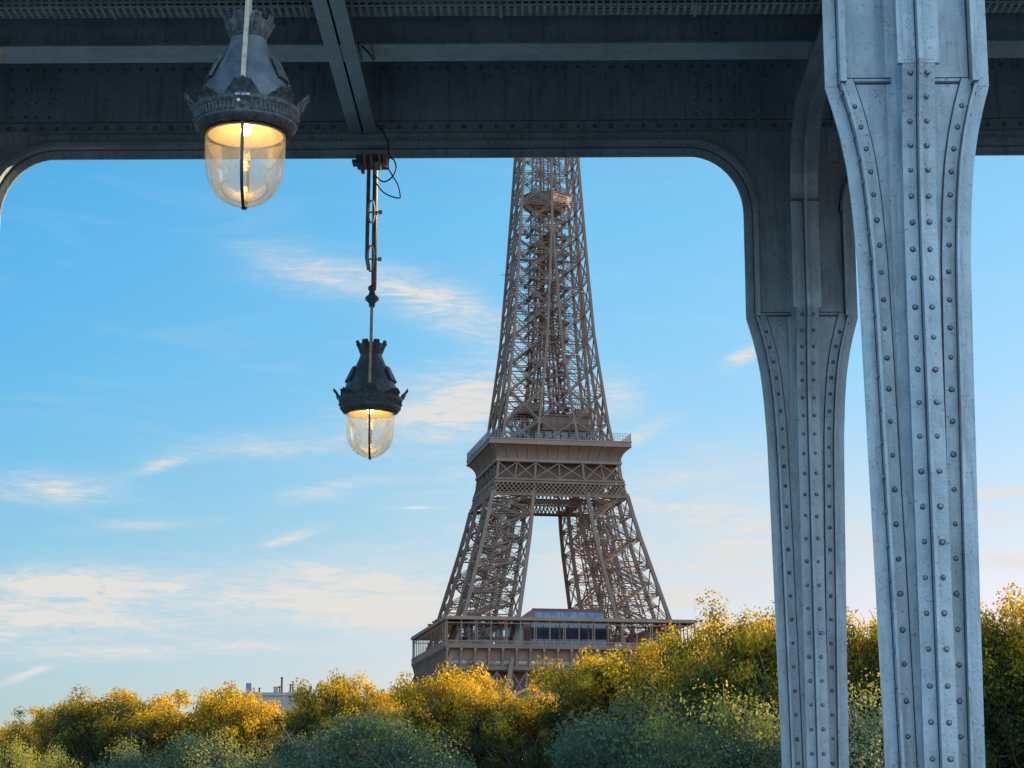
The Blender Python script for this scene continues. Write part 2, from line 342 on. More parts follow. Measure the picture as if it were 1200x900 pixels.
    def build(s, name, mat, parent=None):
        me = bpy.data.meshes.new(name); me.from_pydata(s.v, [], s.f)
        me.polygons.foreach_set('use_smooth', s.sm)
        for m_ in (mat if isinstance(mat, (list, tuple)) else [mat]): me.materials.append(m_)
        if isinstance(mat, (list, tuple)): me.polygons.foreach_set('material_index', s.mi)
        if s.a is not None:
            at_ = me.attributes.new('tint', 'FLOAT', 'FACE'); at_.data.foreach_set('value', s.a)
        else:
            bm = bmesh.new(); bm.from_mesh(me); bmesh.ops.recalc_face_normals(bm, faces=bm.faces); bm.to_mesh(me); bm.free()
        o = bpy.data.objects.new(name, me); COL.objects.link(o)
        if parent is not None: o.parent = parent
        return o
def thing(name, label, cat, loc=(0, 0, 0), rz=0, group=None):
    o = bpy.data.objects.new(name, None); COL.objects.link(o); o.location = loc; o.rotation_euler = (0, 0, rz)
    o.empty_display_size = 0.3; o['label'] = label; o['category'] = cat
    if group: o['group'] = group
    return o
def struct(o): o['kind'] = 'structure'; return o
def copy_thing(root, label, loc, rz=0, group=None, skip=()):
    r = root.copy(); COL.objects.link(r); r.location = loc; r.rotation_euler = (0, 0, rz); r['label'] = label
    if group: r['group'] = group
    for ch in [c for c in bpy.data.objects if c.parent == root]:
        if ch.name.split('.')[0] in skip: continue
        c = ch.copy(); COL.objects.link(c); c.parent = r
        for g in [x for x in bpy.data.objects if x.parent == ch]:
            d = g.copy(); COL.objects.link(d); d.parent = c
    return r
def text_mesh(txt, size, depth=0.0):
    cu = bpy.data.curves.new('txt', 'FONT'); cu.body = txt; cu.size = size; cu.extrude = depth; cu.align_x = 'CENTER'; cu.align_y = 'CENTER'
    o = bpy.data.objects.new('txt', cu); COL.objects.link(o); bpy.context.view_layer.update()
    me = o.to_mesh(); vs = [v.co.copy() for v in me.vertices]; fs = [tuple(p.vertices) for p in me.polygons]
    o.to_mesh_clear(); bpy.data.objects.remove(o); bpy.data.curves.remove(cu); return vs, fs

# ------------------------------------------------------------------ setting: deck, river, banks
m = MB(); m.box(-260, 70, -7.0, 26.0, -1.2, 0.0); struct(m.build('bridge_deck', DECKM))
m = MB(); m.box(-260, 70, -6.9, 9.5, 0.0, 0.13); m.box(-260, 70, 12.6, 24.8, 0.0, 0.13); struct(m.build('pavement', PAVE))
G0 = -8.0
m = MB()
# the river bed lies low on the left; the bank line turns round the bridge head and then runs away to the left
line = [(60, -30000), (60, -400), (60, 20), (20, 78), (-60, 122), (-180, 190), (-420, 330), (-2500, 1500), (-30000, 16000)]
vs = [(x, y, -14.5) for x, y in line]+[(x+.8, y+.6, G0) for x, y in line]+[(-40000, -30000, -14.5), (40000, -30000, G0), (40000, 40000, G0), (-40000, 40000, G0)]
n = len(line); fs = [(i, i+1, n+i+1, n+i) for i in range(n-1)]
fs.append(tuple([2*n]+list(range(n))))
fs.append(tuple([2*n+1]+[2*n+2, 2*n+3]+[n+i for i in range(n-1, -1, -1)]))
m.add(vs, fs); struct(m.build('ground', GROUND))
m = MB(); m.add([(-2500, -700, -12.8), (1500, -700, -12.8), (1500, 300, -12.8), (-2500, 1600, -12.8)], [(0, 1, 2, 3)]); struct(m.build('river_water', WATER))

# ------------------------------------------------------------------ the viaduct
YN, YF_ = 14.6, 21.9            # the two rows of columns
XC = 2.79; BAY = 9.45           # column axis and bay length
ZB = 5.34+EYE                   # kink at the foot of the capital
ZT = 7.21+EYE                   # crown of the opening (fin edge)
RK = [(-0.0, .430), (.25, .34), (.9, .342), (2.0, .349), (3.2, .368), (4.2, .388), (5.0, .402), (5.6, .417), (6.0, .440), (6.3, .468), (6.55, .510), (6.75, .558), (ZB, .612), (20, .612)]
def RR(z):
    for (a, ra), (b, rb) in zip(RK, RK[1:]):
        if z <= b: return ra+(rb-ra)*(z-a)/(b-a)
    return RK[-1][1]
FIN = 0.10
def dense(z0, z1, n): return [z0+(z1-z0)*i/n for i in range(n+1)]
ZS = [0.0, 0.25]+dense(0.9, 5.6, 10)+dense(5.7, ZB, 12)[0:]
ZSP = ZT-0.68                    # springing of the rounded corner
RX = 0.60
def arm_path(xc, sgn, corner=True, rx=RX, ztop=ZT, zsp=ZSP):
    """fin edge of one arm from the deck up, with the rounded corner into the frame above"""
    p = [(xc+sgn*RR(z), z) for z in ZS]
    if corner:
        for k in range(0, 13):
            th = pi/2*k/12
            p.append((xc+sgn*(RR(ZB)+rx*(1-cos(th))), zsp+(ztop-zsp)*sin(th)))
    return p
def frXZ(yc): return lambda u, z, w_: (u, yc+w_, z)
def frYZ(xc): return lambda u, z, w_: (xc+w_, u, z)
def rivet_line(mb, path, off, w_, fr, nrm, z0, z1, sp0, sp1, r=0.019, side=1):
    # rivets at offset from the path (in its plane), spacing sp0 near z1 growing to sp1 lower down
    z = z1
    while z > z0:
        # interpolate the path at height z
        for a, b in zip(path, path[1:]):
            if a[1] <= z <= b[1] and b[1] > a[1]:
                u = a[0]+(b[0]-a[0])*(z-a[1])/(b[1]-a[1]); mb.rivet(fr(u+off, z, w_), nrm, r); break
        z -= sp0+(sp1-sp0)*min(1, (z1-z)/2.5)
def flange_strip(mb, path, fr, lo=True, up=True):
    """T flange with outward fin; opening side is the path's right-hand side (n>0)"""
    zb = [p for p in path if p[1] <= ZB+1e-4]; ub = [p for p in path if p[1] >= ZB-1e-4]
    if len(zb) > 1:
        mb.sweep(zb, -FIN, 0.0, -0.013, 0.013, fr); mb.sweep(zb, -FIN-0.02, -FIN+0.001, -0.118, 0.118, fr)
        for sg in (-1, 1): mb.sweep(zb, -FIN-0.115, -FIN-0.018, sg*0.012, sg*0.034, fr)
        mb.cur = 2  # gap shade along the plate edges, laid on as dark strips
        for sg in (-1, 1):
            mb.sweep(zb, -FIN-0.123, -FIN-0.114, sg*0.012, sg*0.030, fr)
            mb.sweep(zb, -FIN-0.024, -FIN-0.0195, sg*0.034, sg*0.040, fr)
            mb.sweep(zb, -FIN+.0005, -FIN+.006, sg*0.0125, sg*0.0185, fr)
        mb.cur = 0
    if len(ub) > 1:
        mb.cur = 2
        for sg in (-1, 1): mb.sweep(ub, -FIN-0.052, -FIN-0.044, sg*0.013, sg*0.022, fr); mb.sweep(ub, -FIN+.0015, -FIN+.008, sg*0.0155, sg*0.022, fr)
        mb.cur = 0
        mb.sweep(ub, -FIN, 0.0, -0.016, 0.016, fr); mb.sweep(ub, -FIN-0.045, -FIN+0.002, -0.150, 0.150, fr)
def column(name, label, xc, yc):
    t = thing(name, label, 'column', (0, 0, 0), 0, 'riveted columns of the viaduct')
    t.location = (xc, yc, 0)
    def loc(fr): return lambda u, z, w_: tuple(Vector(fr(u, z, w_)))
    fx = lambda u, z, w_: (u, w_, z); fy = lambda u, z, w_: (w_, u, z)
    # webs
    mb = MB()
    zs = [z for z in ZS]+dense(ZB, ZSP, 3)[1:]
    for fr in (fx, fy):
        L = [(-RR(z)+FIN+0.01, z) for z in zs]; Rr = [(RR(z)-FIN-0.01, z) for z in zs]
        for i in range(len(zs)-1):
            mb.hexa([fr(L[i][0], L[i][1], -.013), fr(Rr[i][0], Rr[i][1], -.013), fr(Rr[i][0], Rr[i][1], .013), fr(L[i][0], L[i][1], .013)],
                    [fr(L[i+1][0], L[i+1][1], -.013), fr(Rr[i+1][0], Rr[i+1][1], -.013), fr(Rr[i+1][0], Rr[i+1][1], .013), fr(L[i+1][0], L[i+1][1], .013)])
    # concave fillets of the core
    for (sx, sy) in ((1, 1), (1, -1), (-1, 1), (-1, -1)):
        for za, zb in zip(zs, zs[1:]):
            ca = min(0.15, RR(za)*0.40); cb = min(0.15, RR(zb)*0.40)
            for k in range(6):
                t0 = pi/2*k/6; t1 = pi/2*(k+1)/6
                def P(c, th, z): return (sx*(0.012+c*(1-sin(th))), sy*(0.012+c*(1-cos(th))), z)
                mb.add([P(ca, t0, za), P(ca, t1, za), P(cb, t1, zb), P(cb, t0, zb)], [(0, 1, 2, 3)], True)
    # seam flat across the webs at the kink
    for fr in (fx, fy):
        for sg in (-1, 1):
            mb.add([fr(-RR(ZB)+.12, ZB+.04, sg*.022), fr(RR(ZB)-.12, ZB+.04, sg*.022), fr(RR(ZB)-.12, ZB+.06, sg*.022), fr(-RR(ZB)+.12, ZB+.06, sg*.022)], [(0, 1, 2, 3)])
            mb.cur = 2
            for z0_, z1_ in ((ZB+.020, ZB+.032), (ZB+.064, ZB+.070)):
                mb.hexa([fr(-RR(ZB)+.12, z0_, sg*.0135), fr(RR(ZB)-.12, z0_, sg*.0135), fr(RR(ZB)-.12, z0_, sg*.021), fr(-RR(ZB)+.12, z0_, sg*.021)],
                        [fr(-RR(ZB)+.12, z1_, sg*.0135), fr(RR(ZB)-.12, z1_, sg*.0135), fr(RR(ZB)-.12, z1_, sg*.021), fr(-RR(ZB)+.12, z1_, sg*.021)])
            mb.cur = 0
    mb.build('web', PM, t)
    # flanges with fins: one per arm
    for fr, sgn in ((fx, -1), (fx, 1), (fy, -1), (fy, 1)):
        fm = MB(); p = [(sgn*RR(z), z) for z in ZS]+[(sgn*RR(z), z) for z in dense(ZB, ZSP, 2)[1:]]
        flip = p if sgn < 0 else p
        # travelling up: right-hand normal is +u ; the outside of a left arm is -u, so mirror it
        if sgn > 0: flange_strip(fm, p, fr)
        else:
            pm = [(-u, z) for u, z in p]; flange_strip(fm, pm, lambda u, z, w_, fr=fr: fr(-u, z, w_))
        out = Vector(fr(sgn, 0, 0)); plane_n = Vector(fr(0, 0, 1))
        for sg in (-1, 1):
            rivet_line(fm, p, -sgn*(FIN+0.068), sg*0.034, fr, plane_n*sg, 0.35, ZB-0.16, 0.165, 0.25)
            rivet_line(fm, p, -sgn*(FIN-0.001), sg*0.062, fr, out, 0.3, ZB-0.07, 0.165, 0.25)
        fm.build('flange', PM, t)
    b = MB(); b.box(-.52, .52, -.52, .52, .13, .19); b.lathe([(.40, .19), (.46, .21), (.46, .25), (.40, .28), (.02, .29)], 32); b.build('base_plate', PAINT, t)
    return t
column('viaduct_column', 'dark grey-green riveted iron column carrying the far girder, right of the tower', XC+.06, YF_)
column('viaduct_column', 'tall pale blue-grey riveted iron column nearest the camera, at the right', XC-0.055, YN)
column('viaduct_column', 'riveted iron column of the far row just past the left edge', XC-BAY, YF_)

def bay_frame(yc, parent, x_l, x_r, n_bays_path=None):
    """frame of one opening between two columns: fin, flange and the spandrel plates"""
    fr = lambda u, z, w_: (u, yc+w_, z)
    pl = arm_path(x_l, +1); pr = arm_path(x_r, -1)
    arc_l = [p for p in pl if p[1] >= ZSP-1e-4]; arc_r = [p for p in pr if p[1] >= ZSP-1e-4]
    path = arc_l+list(reversed(arc_r))
    mb = MB()
    # travelling left to right over the top, the opening lies on the right-hand side
    mb.sweep(path, -FIN, 0.0, -0.016, 0.016, fr); mb.sweep(path, -FIN-0.045, -FIN+0.002, -0.150, 0.150, fr)
    for sg in (-1, 1): mb.sweep(path, -FIN-0.065, -FIN-0.043, sg*0.03, sg*0.12, fr)
    mb.cur = 2
    for sg in (-1, 1): mb.sweep(path, -FIN-0.073, -FIN-0.064, sg*0.014, sg*0.05, fr); mb.sweep(path, -FIN+.0015, -FIN+.009, sg*0.0155, sg*0.024, fr)
    mb.build('frame_flange', PM, parent)
    sp = MB()
    for arc, xc in ((arc_l, x_l), (arc_r, x_r)):
        sgn = 1 if xc == x_l else -1
        for a, b in zip(arc, arc[1:]):
            # inset from the fin
            def ins(p, q=None): return p
            sp.hexa([fr(xc, a[1]+.0, -.014), fr(a[0]-sgn*.0, a[1]+.0, -.014), fr(a[0], a[1], .014), fr(xc, a[1], .014)],
                    [fr(xc, b[1], -.014), fr(b[0], b[1], -.014), fr(b[0], b[1], .014), fr(xc, b[1], .014)])
    # plate strip over the crown
    sp.box(x_l, x_r, yc-.0148, yc+.0148, ZT-0.004, ZL)
    sp.build('spandrel_plate', PAINT, parent)

gird = thing('viaduct_girder', 'dark riveted plate girder frame crossing the whole top of the picture over the far columns', 'girder', (0, 0, 0))
ZL = 7.50+EYE                    # underside of the plate girder proper
ZG = 8.45+EYE
def girder_row(yc, parent, x0, x1, cols):
    for xl, xr in zip(cols, cols[1:]): bay_frame(yc, parent, xl, xr)
    mb = MB()
    mb.box(x0, x1, yc-.016, yc+.016, ZL, ZG)
    for sg in (-1, 1):
        mb.box(x0, x1, yc+sg*.016, yc+sg*.030, ZL, ZL+.125)            # bottom angle
        mb.box(x0, x1, yc+sg*.016, yc+sg*.11, ZL-.012, ZL)             # its horizontal leg
        mb.cur = 2; mb.box(x0, x1, yc+sg*.016, yc+sg*.028, ZL+.125, ZL+.134); mb.box(x0, x1, yc+sg*.030, yc+sg*.036, ZL, ZL+.010); mb.cur = 0
        mb.box(x0, x1, yc+sg*.016, yc+sg*.030, ZG-.26, ZG-.1)
    mb.box(x0, x1, yc-.16, yc+.16, ZG, ZG+.02)
    x = x0+.05
    while x < x1:
        for sg in (-1, 1):
            mb.rivet((x, yc+sg*.030, ZL+.062), (0, sg, 0), .021); mb.rivet((x, yc+sg*.030, ZG-.19), (0, sg, 0), .019)
        x += .183
    for c in cols:                                                     # splice plates with rivet grids beside each column
        for sd in (-1, 1):
            for dx in (.68, .84, .96, 1.12):
                for k in range(4):
                    for sg in (-1, 1): mb.rivet((c+sd*dx, yc+sg*.017, ZL+.20+k*.165), (0, sg, 0), .015)
            mb.box(c+sd*.5-.004, c+sd*.5+.004, yc-.020, yc-.0155, ZL+.13, ZG-.27)
            mb.box(c+sd*.40, c+sd*.46, yc-.05, yc-.0155, ZL, ZG-.1)
    mb.build('girder_web', PM, parent)
girder_row(YF_, gird, XC-2*BAY, XC+2*BAY, [XC-2*BAY, XC-BAY, XC+.06, XC+BAY, XC+2*BAY])
girder_row(YN, gird, XC-2*BAY, XC+2*BAY, [XC-2*BAY, XC-BAY, XC-.055, XC+BAY, XC+2*BAY])
# transverse arches from row to row at each column
for xc in (XC-BAY, XC+.06, XC+BAY):
    mb = MB(); fr = lambda u, z, w_, xc=xc: (xc+w_, u, z)
    R0 = RR(ZB); ZTT = 7.34+EYE; z0 = ZSP; ry = 0.80
    pf = [(-(YF_-R0), ZSP), ]; path = []
    pa = [(YN+R0, ZSP)]+[(YN+R0+ry*(1-cos(pi/2*k/14)), z0+(ZTT-z0)*sin(pi/2*k/14)) for k in range(15)]
    pb = [(YF_-R0, ZSP)]+[(YF_-R0-ry*(1-cos(pi/2*k/14)), z0+(ZTT-z0)*sin(pi/2*k/14)) for k in range(15)]
    path = pa+list(reversed(pb))
    mb.sweep(path, -FIN, 0.0, -0.016, 0.016, fr); mb.sweep(path, -FIN-0.045, -FIN+0.002, -0.150, 0.150, fr)
    for arc, yc, sg in ((pa, YN, 1), (pb, YF_, -1)):
        for a, b in zip(arc, arc[1:]):
            if b[1]-a[1] < 1e-5: continue
            mb.hexa([fr(yc, a[1], -.013), fr(a[0]-sg*.11, a[1], -.013), fr(a[0]-sg*.11, a[1], .013), fr(yc, a[1], .013)],
                    [fr(yc, b[1], -.013), fr(b[0]-sg*.11, b[1], -.013), fr(b[0]-sg*.11, b[1], .013), fr(yc, b[1], .013)])
    mb.box(xc-.0155, xc+.0155, YN+.1, YF_-.1, ZTT-.004, ZG-.02)
    mb.build('transverse_arch', PM, gird)
# cross beams and rail stringers under the track, deck slab
def hollow_beam_x(mb, y0, y1, z0, z1, x0, x1):
    yc = (y0+y1)/2
    mb.box(x0, x1, y0, y1, z0, z0+.018); mb.box(x0, x1, yc-.012, yc+.012, z0+.018, z1)
    mb.box(x0, x1, yc-.028, yc-.012, z0+.018, z0+.12); mb.box(x0, x1, y0+.02, y1-.02, z1, z1+.02)
ZBM = 7.50+EYE
X0, X1 = XC-2*BAY, XC+2*BAY
for (ya, yb) in ((19.21, 19.67), (16.65, 17.10)):
    mb = MB(); hollow_beam_x(mb, ya, yb, ZBM, ZBM+.95, X0, X1)
    x = X0+.06
    while x < X1:
        mb.rivet((x, (ya+yb)/2-.028, ZBM+.075), (0, -1, 0), .020); x += .205
    mb.build('rail_stringer', PM, gird)
for k, xb in enumerate((-2.0-BAY, -2.0, -2.0+BAY)):
    mb = MB()
    for s_ in (-1, 1): mb.box(xb+s_*.155, xb+s_*.012, YN+.03, YF_-.035, ZBM-.024, ZBM-.004)
    mb.box(xb-.10, xb-.085, YN+.03, YF_-.035, ZBM-.004, ZBM+.9); mb.box(xb+.085, xb+.10, YN+.03, YF_-.035, ZBM-.004, ZBM+.9)
    mb.build('cross_beam', PAINT, gird)
mb = MB(); mb.box(X0, X1, YN-.55, YF_+.55, ZG+.05, ZG+.55); mb.box(X0, X1, YN-.75, YN-.55, ZG+.05, ZG+.95); mb.box(X0, X1, YF_+.55, YF_+.75, ZG+.05, ZG+.95)
mb.build('track_deck', PAINT, gird)
# outrigger that carries the near lantern
mb = MB(); mb.box(-2.05, -1.79, 12.2, YN-.03, 7.75+EYE, 7.95+EYE); mb.box(-1.94, -1.90, 12.3, YN-.03, 7.95+EYE, 8.30+EYE); mb.build('lantern_outrigger', PAINT, gird)

# perforated cable tray
tray = thing('cable_tray', 'long perforated metal cable tray running along the top edge under the viaduct deck', 'cable tray', (0, 0, 0))
zt = 7.70+EYE; y0, y1 = 18.70, 18.95
mb = MB()
for z_, h_ in ((zt, .018), (zt+.045, .016), (zt+.092, .018)): mb.box(X0, X1, y0, y0+.004, z_, z_+h_)
x = X0
while x < X1:
    mb.box(x, x+.022, y0-.001, y0+.003, zt+.002, zt+.11); x += .072
mb.build('side_panel', TRAY, tray)
mb = MB()
for k in range(5): yy = y0+.004+k*.0575; mb.box(X0, X1, yy, yy+.016, zt-.003, zt)
x = X0
while x < X1:
    mb.box(x, x+.030, y0+.003, y1, zt-.006, zt-.002); x += .072
mb.build('bottom_panel', TRAY, tray)
mb = MB(); 
x = X0+.5
while x < X1: mb = MB(); mb.box(x, x+.03, y0-.02, y1+.02, zt-.02, zt-.008); mb.bar((x+.015, y0-.012, zt-.01), (x+.015, y0-.012, ZG+.05), .012); x += 1.9; mb.build('hanger', TRAY, tray)
mb = MB()
for (xa, za, dy) in ((0, 0, .06), (1, .02, .12), (2, .01, .18)):
    pts = [(X0+i*.6, y0+dy+.01*sin(i*1.3+xa), zt+.035+za+.012*sin(i*.9+xa*2)) for i in range(int((X1-X0)/.6)+1)]
    mb = MB(); mb.tube(pts, .016, 6); mb.build('cable', CABLE, tray)

# ------------------------------------------------------------------ lanterns
def lantern(name, label, loc, top, rz):
    """origin on the glass rim plane, on the axis; top = height of the hanging point above the origin"""
    t = thing(name, label, 'lantern', loc, rz, 'gas style lanterns hanging from the viaduct')
    hood = MB()
    hood.lathe([(.112, .665), (.125, .62), (.150, .56), (.185, .48), (.225, .40), (.262, .33), (.287, .26), (.300, .20), (.318, .165), (.318, .14), (.30, .13)], 64)
    hood.lathe([(.30, .132), (.02, .15)], 64)
    for k in range(4):                          # seams of the sheet-iron hood
        th = pi/4+pi/2*k
        hood.bar((.296*cos(th), .296*sin(th), .235), (.131*cos(th), .131*sin(th), .60), .010, .008)
    hd = hood.build('hood', LAMPIRON, t)
    wn = MB()
    for th in (radians(20), radians(160), radians(-20), radians(-160)):     # framed ventilation panels on the flanks
        a = Vector((cos(th), sin(th), 0)); tv = Vector((-sin(th), cos(th), 0))
        pb = a*.268+Vector((0, 0, .34)); ptp = a*.196+Vector((0, 0, .50)); n_ = Vector((a.x*.9, a.y*.9, .4))*.009
        wn = MB(); wn.hexa([pb-tv*.075-n_*.8, pb+tv*.075-n_*.8, pb+tv*.075+n_, pb-tv*.075+n_], [ptp-tv*.05-n_*.8, ptp+tv*.05-n_*.8, ptp+tv*.05+n_, ptp-tv*.05+n_]); wn.build('vent_panel', LAMPCAST, t)
    # castellated collar
    cr = MB()
    def cw(i, r, z, th):
        if i >= 3:
            k = (th*8/(2*pi)) % 1.0; hgt = 1.0 if abs(k-.5) < .27 else 0.45
            if i == 3: return (r if hgt > .9 else r-.02, z*1 if hgt > .9 else z-.035)
            return (r, z if hgt > .9 else z-.038)
        return r, z
    cr.lathe([(.112, .655), (.127, .665), (.130, .70), (.172, .795), (.162, .792), (.115, .70), (.100, .66)], 96, wob=cw)
    for k in range(8):
        th = 2*pi*(k+.5)/8; cr.tube([(.128*cos(th), .128*sin(th), .69), (.150*cos(th), .150*sin(th), .745), (.174*cos(th), .174*sin(th), .788)], [.014, .012, .012], 6)
    cr.lathe([(.112, .650), (.122, .655), (.124, .668), (.112, .675)], 48)
    cr.build('collar', LAMPCAST, t)
    # decorated lower band
    bd = MB()
    bd.lathe([(.300, .150), (.345, .162), (.352, .150), (.348, .128), (.338, .120), (.327, .058), (.334, .050), (.331, .040), (.318, .030), (.304, .006), (.285, .0), (.262, .006), (.262, .03), (.29, .05), (.29, .14)], 96)
    for k in range(72):
        th = 2*pi*k/72
        if min(abs((th-a+pi) % (2*pi)-pi) for a in [i*pi/2 for i in range(4)]) < .10: continue
        bd.bar((.331*cos(th), .331*sin(th), .066), (.340*cos(th), .340*sin(th), .117), .012, .014)
    for i in range(4):
        a = i*pi/2; bd.rivet((.334*cos(a), .334*sin(a), .09), (cos(a), sin(a), 0), .022)
    bdo = bd.build('band', LAMPCAST, t)
    # crests: eight upright acanthus leaves on the band
    for k in range(8):
        th0 = pi/8*2*k
        cm = MB(); N = 16; wdt = .33; hh = .115 if k % 2 == 0 else .085
        rowsn = []
        for j in range(5):
            row = []
            for i in range(N+1):
                s_ = i/N*2-1; lob = .72+.28*abs(cos(s_*pi*2.5)); env = max(.10, (1-abs(s_)**2.2))
                h_ = hh*env*lob*j/4; th = th0+s_*wdt*(1-.0*j); r_ = .345+.062*(j/4)**1.4*env+.006*sin(s_*12)
                row.append((r_*cos(th), r_*sin(th), .145+h_))
            rowsn.append(row)
        vsn = [v for r_ in rowsn for v in r_]; fsn = []
        for j in range(4):
            for i in range(N): fsn.append((j*(N+1)+i, j*(N+1)+i+1, (j+1)*(N+1)+i+1, (j+1)*(N+1)+i))
        cm.add(vsn, fsn, False)
        inn = [(v[0]*.965, v[1]*.965, v[2]) for v in vsn]; cm.add(inn, [tuple(reversed(f)) for f in fsn], False)
        b_ = 4*(N+1)
        cm.add([vsn[b_+i] for i in range(N+1)]+[inn[b_+i] for i in range(N+1)], [(i, i+1, N+2+i, N+1+i) for i in range(N)])
        a = Vector((cos(th0), sin(th0), 0))
        if k % 4 == 0: cm.tube([a*.352+Vector((0, 0, .15)), a*.375+Vector((0, 0, .15+hh*.6)), a*.405+Vector((0, 0, .16+hh))], [.014, .010, .005], 6)
        cm.build('crest', LAMPCAST, t)
    gl = MB()
    prof = [(.262, .0), (.262, -.06), (.261, -.14), (.256, -.22)]
    for k in range(1, 13):
        th = pi/2*k/12; prof.append((.256*cos(th)+.001, -.22-.275*sin(th)))
    gl.lathe(prof, 64); gl.build('glass_globe', GLASS, t)
    st = MB()
    for s_ in (-1, 1):
        pts = []
        for (r, z) in [(.285, .03), (.272, -.01)]+[(r_+.007, z_-.003) for r_, z_ in prof[1:]]: pts.append((0.0, s_*r, z))
        for p, q in zip(pts, pts[1:]): st.bar(p, q, .013, .020, side=(0, 0, 1) if abs(p[2]-q[2]) < .01 else (0, s_, 0))
    st.rivet((0, 0, -.503), (0, 0, -1), .02)
    st.build('glass_strap', STRAP, t)
    rf = MB(); rf.lathe([(.245, -.015), (.235, -.01), (.15, .05), (.05, .09), (.002, .09)], 48)
    rf.build('reflector', ENAMEL, t)
    bl = MB(); bl.lathe([(.001, -.010), (.022, -.005), (.036, .012), (.036, .03), (.026, .05), (.018, .065), (.016, .088)], 24); bl.build('bulb', BULB, t)
    lc = bpy.data.lights.new('lantern_glow', 'POINT'); lc.energy = 0.9; lc.color = (1.0, .56, .09); lc.shadow_soft_size = .03
    lo = bpy.data.objects.new('lantern_glow', lc); COL.objects.link(lo); lo.parent = t; lo.location = (0, 0, -.035)
    # fork of two rods, ball joint and hanging pipe
    rd = MB(); zj = top[1]
    rd.bar((-.0, -.345, .22), (0, -.035, zj-.08), .022, .030, side=(0, 1, 0))
    rd.build('front_rod', BRASS, t)
    rd = MB(); rd.bar((0, .10, .60), (0, .035, zj-.08), .022, .024, side=(0, 1, 0)); rd.build('rear_rod', BRASS, t)
    jm = MB(); jm.lathe([(.001, -.085), (.03, -.08), (.035, -.05), (.04, -.03), (.075, 0), (.075, .03), (.04, .06), (.03, .10), (.045, .12), (.045, .15), (.02, .17), (.001, .17)], 24, c=(0, 0, zj)); jm.build('ball_joint', LAMPCAST, t)
    pm = MB()
    pm.tube([(.018, 0, zj+.14), (.018, 0, top[0])], .030, 10); pm.build('hanging_pipe', RODDARK, t)
    if top[2]:
        pm = MB(); pm.tube([(-.055, -.02, top[0]), (-.062, -.02, top[0]-.9), (-.062, -.02, top[0]-1.15), (-.04, -.01, top[0]-1.28)], .022, 8)
        pm.build('supply_pipe', RODDARK, t)
        for zc, hgt in ((top[0]-.62, .13), (top[0]-1.16, .15)):
            km = MB()
            km.tube([(-.02+.035*cos(a_), -.045, zc+hgt*sin(a_)) for a_ in [2*pi*i/20 for i in range(21)]], .010, 6, cap=False)
            km.bar((-.075, -.02, zc), (.085, -.02, zc), .016); km.box(.06, .10, -.035, -.005, zc-.02, zc+.02)
            km.build('pipe_clamp', BRASS, t)
    return t
# distances come from the crown sizes: about 12.8 m and 21.9 m
L1 = at(288, 157, 12.75); L2 = at(434, 484, 21.90)
lamp1 = lantern('hanging_lantern', 'large lit iron lantern hanging nearest, with a number plate above its glass globe', (L1.x, L1.y, L1.z), (8.0+EYE-L1.z, 1.25, False), radians(4))
pl = MB(); pl.box(-.047, .047, -.356, -.350, .137, .157)
plate = pl.build('number_plate', PLATED, lamp1); plate.parent = lamp1
vs, fs = text_mesh('XV 15798', .023)
tm = MB(); tm.add([(v.x*1.0, -.3575, v.y+.147) for v in vs], fs); tm.build('plate_lettering', PLATEW, plate)
sc_ = MB(); sc_.rivet((-.022, -.335, .118), (0, -1, 0), .012); sc_.build('screw_head', PLATEW, lamp1)
topz = ZT-L2.z
lamp2 = lantern('hanging_lantern', 'smaller looking lit iron lantern on a long pipe left of the tower', (L2.x, L2.y, L2.z), (topz-.02, 1.27, True), radians(3))
br = thing('lantern_bracket', 'small clamp bracket under the far girder that holds the long lantern pipe', 'bracket', (L2.x, YF_, ZT))
mb = MB(); mb.box(-.19, .16, -.13, .13, -.10, -.003); mb.box(-.24, -.19, -.09, .09, -.075, -.045); mb.box(-.15, -.11, -.15, .15, -.14, -.10); mb.build('clamp_body', LAMPIRON, br)
mb = MB()
for (x, z) in ((-.10, -.03), (-.02, -.05), (.07, -.02), (.12, -.03), (.14, -.05)):
    mb.tube([(x, -.15, z+.03), (x+.01, -.15, z-.11)], .013, 6)
mb.box(.02, .09, -.155, -.13, -.19, -.10); mb.build('clamp_bolt', BRASS, br)
# loose cables looping from the girder into the bracket
cbt = thing('loose_cable', 'black electric cable looping down from the dark girder to the lantern bracket', 'cable', (L2.x, YF_-.2, ZT))
mb = MB()
A = at(421, 52, 19.1); B = at(440, 73, 21.5); 
def wp(px, py, Y=YF_-.19):
    p = at(px, py, Y); return (p.x-L2.x, p.y-(YF_-.2), p.z-ZT)
def smooth(pts, n=6):
    out = []; P = [Vector(p) for p in pts]
    for i in range(len(P)-1):
        p0 = P[max(i-1, 0)]; p1 = P[i]; p2 = P[i+1]; p3 = P[min(i+2, len(P)-1)]
        for k in range(n):
            t_ = k/n; out.append(0.5*((2*p1)+(p2-p0)*t_+(2*p0-5*p1+4*p2-p3)*t_*t_+(3*p1-p0-3*p2+p3)*t_**3))
    out.append(P[-1]); return out
mb.tube(smooth([wp(441, 145), wp(449, 155), wp(454, 165), wp(455, 175), wp(457, 184), wp(462, 188), wp(464, 198), wp(459, 208), wp(450, 213), wp(442, 208), wp(438, 200)]), .009, 6)
mb.build('cable_loop', CABLE, cbt); mb = MB(); mb.tube(smooth([wp(456, 184), wp(455, 196), wp(460, 206), wp(466, 216), wp(469, 228), wp(468, 232), wp(458, 230), wp(448, 224), wp(440, 213), wp(437, 206)]), .008, 6)
mb.build('cable_loop', CABLE, cbt); mb = MB(); mb.tube(smooth([wp(420, 50, 19.15), wp(421, 60, 19.15), wp(424, 70, 19.6)]), .008, 6)
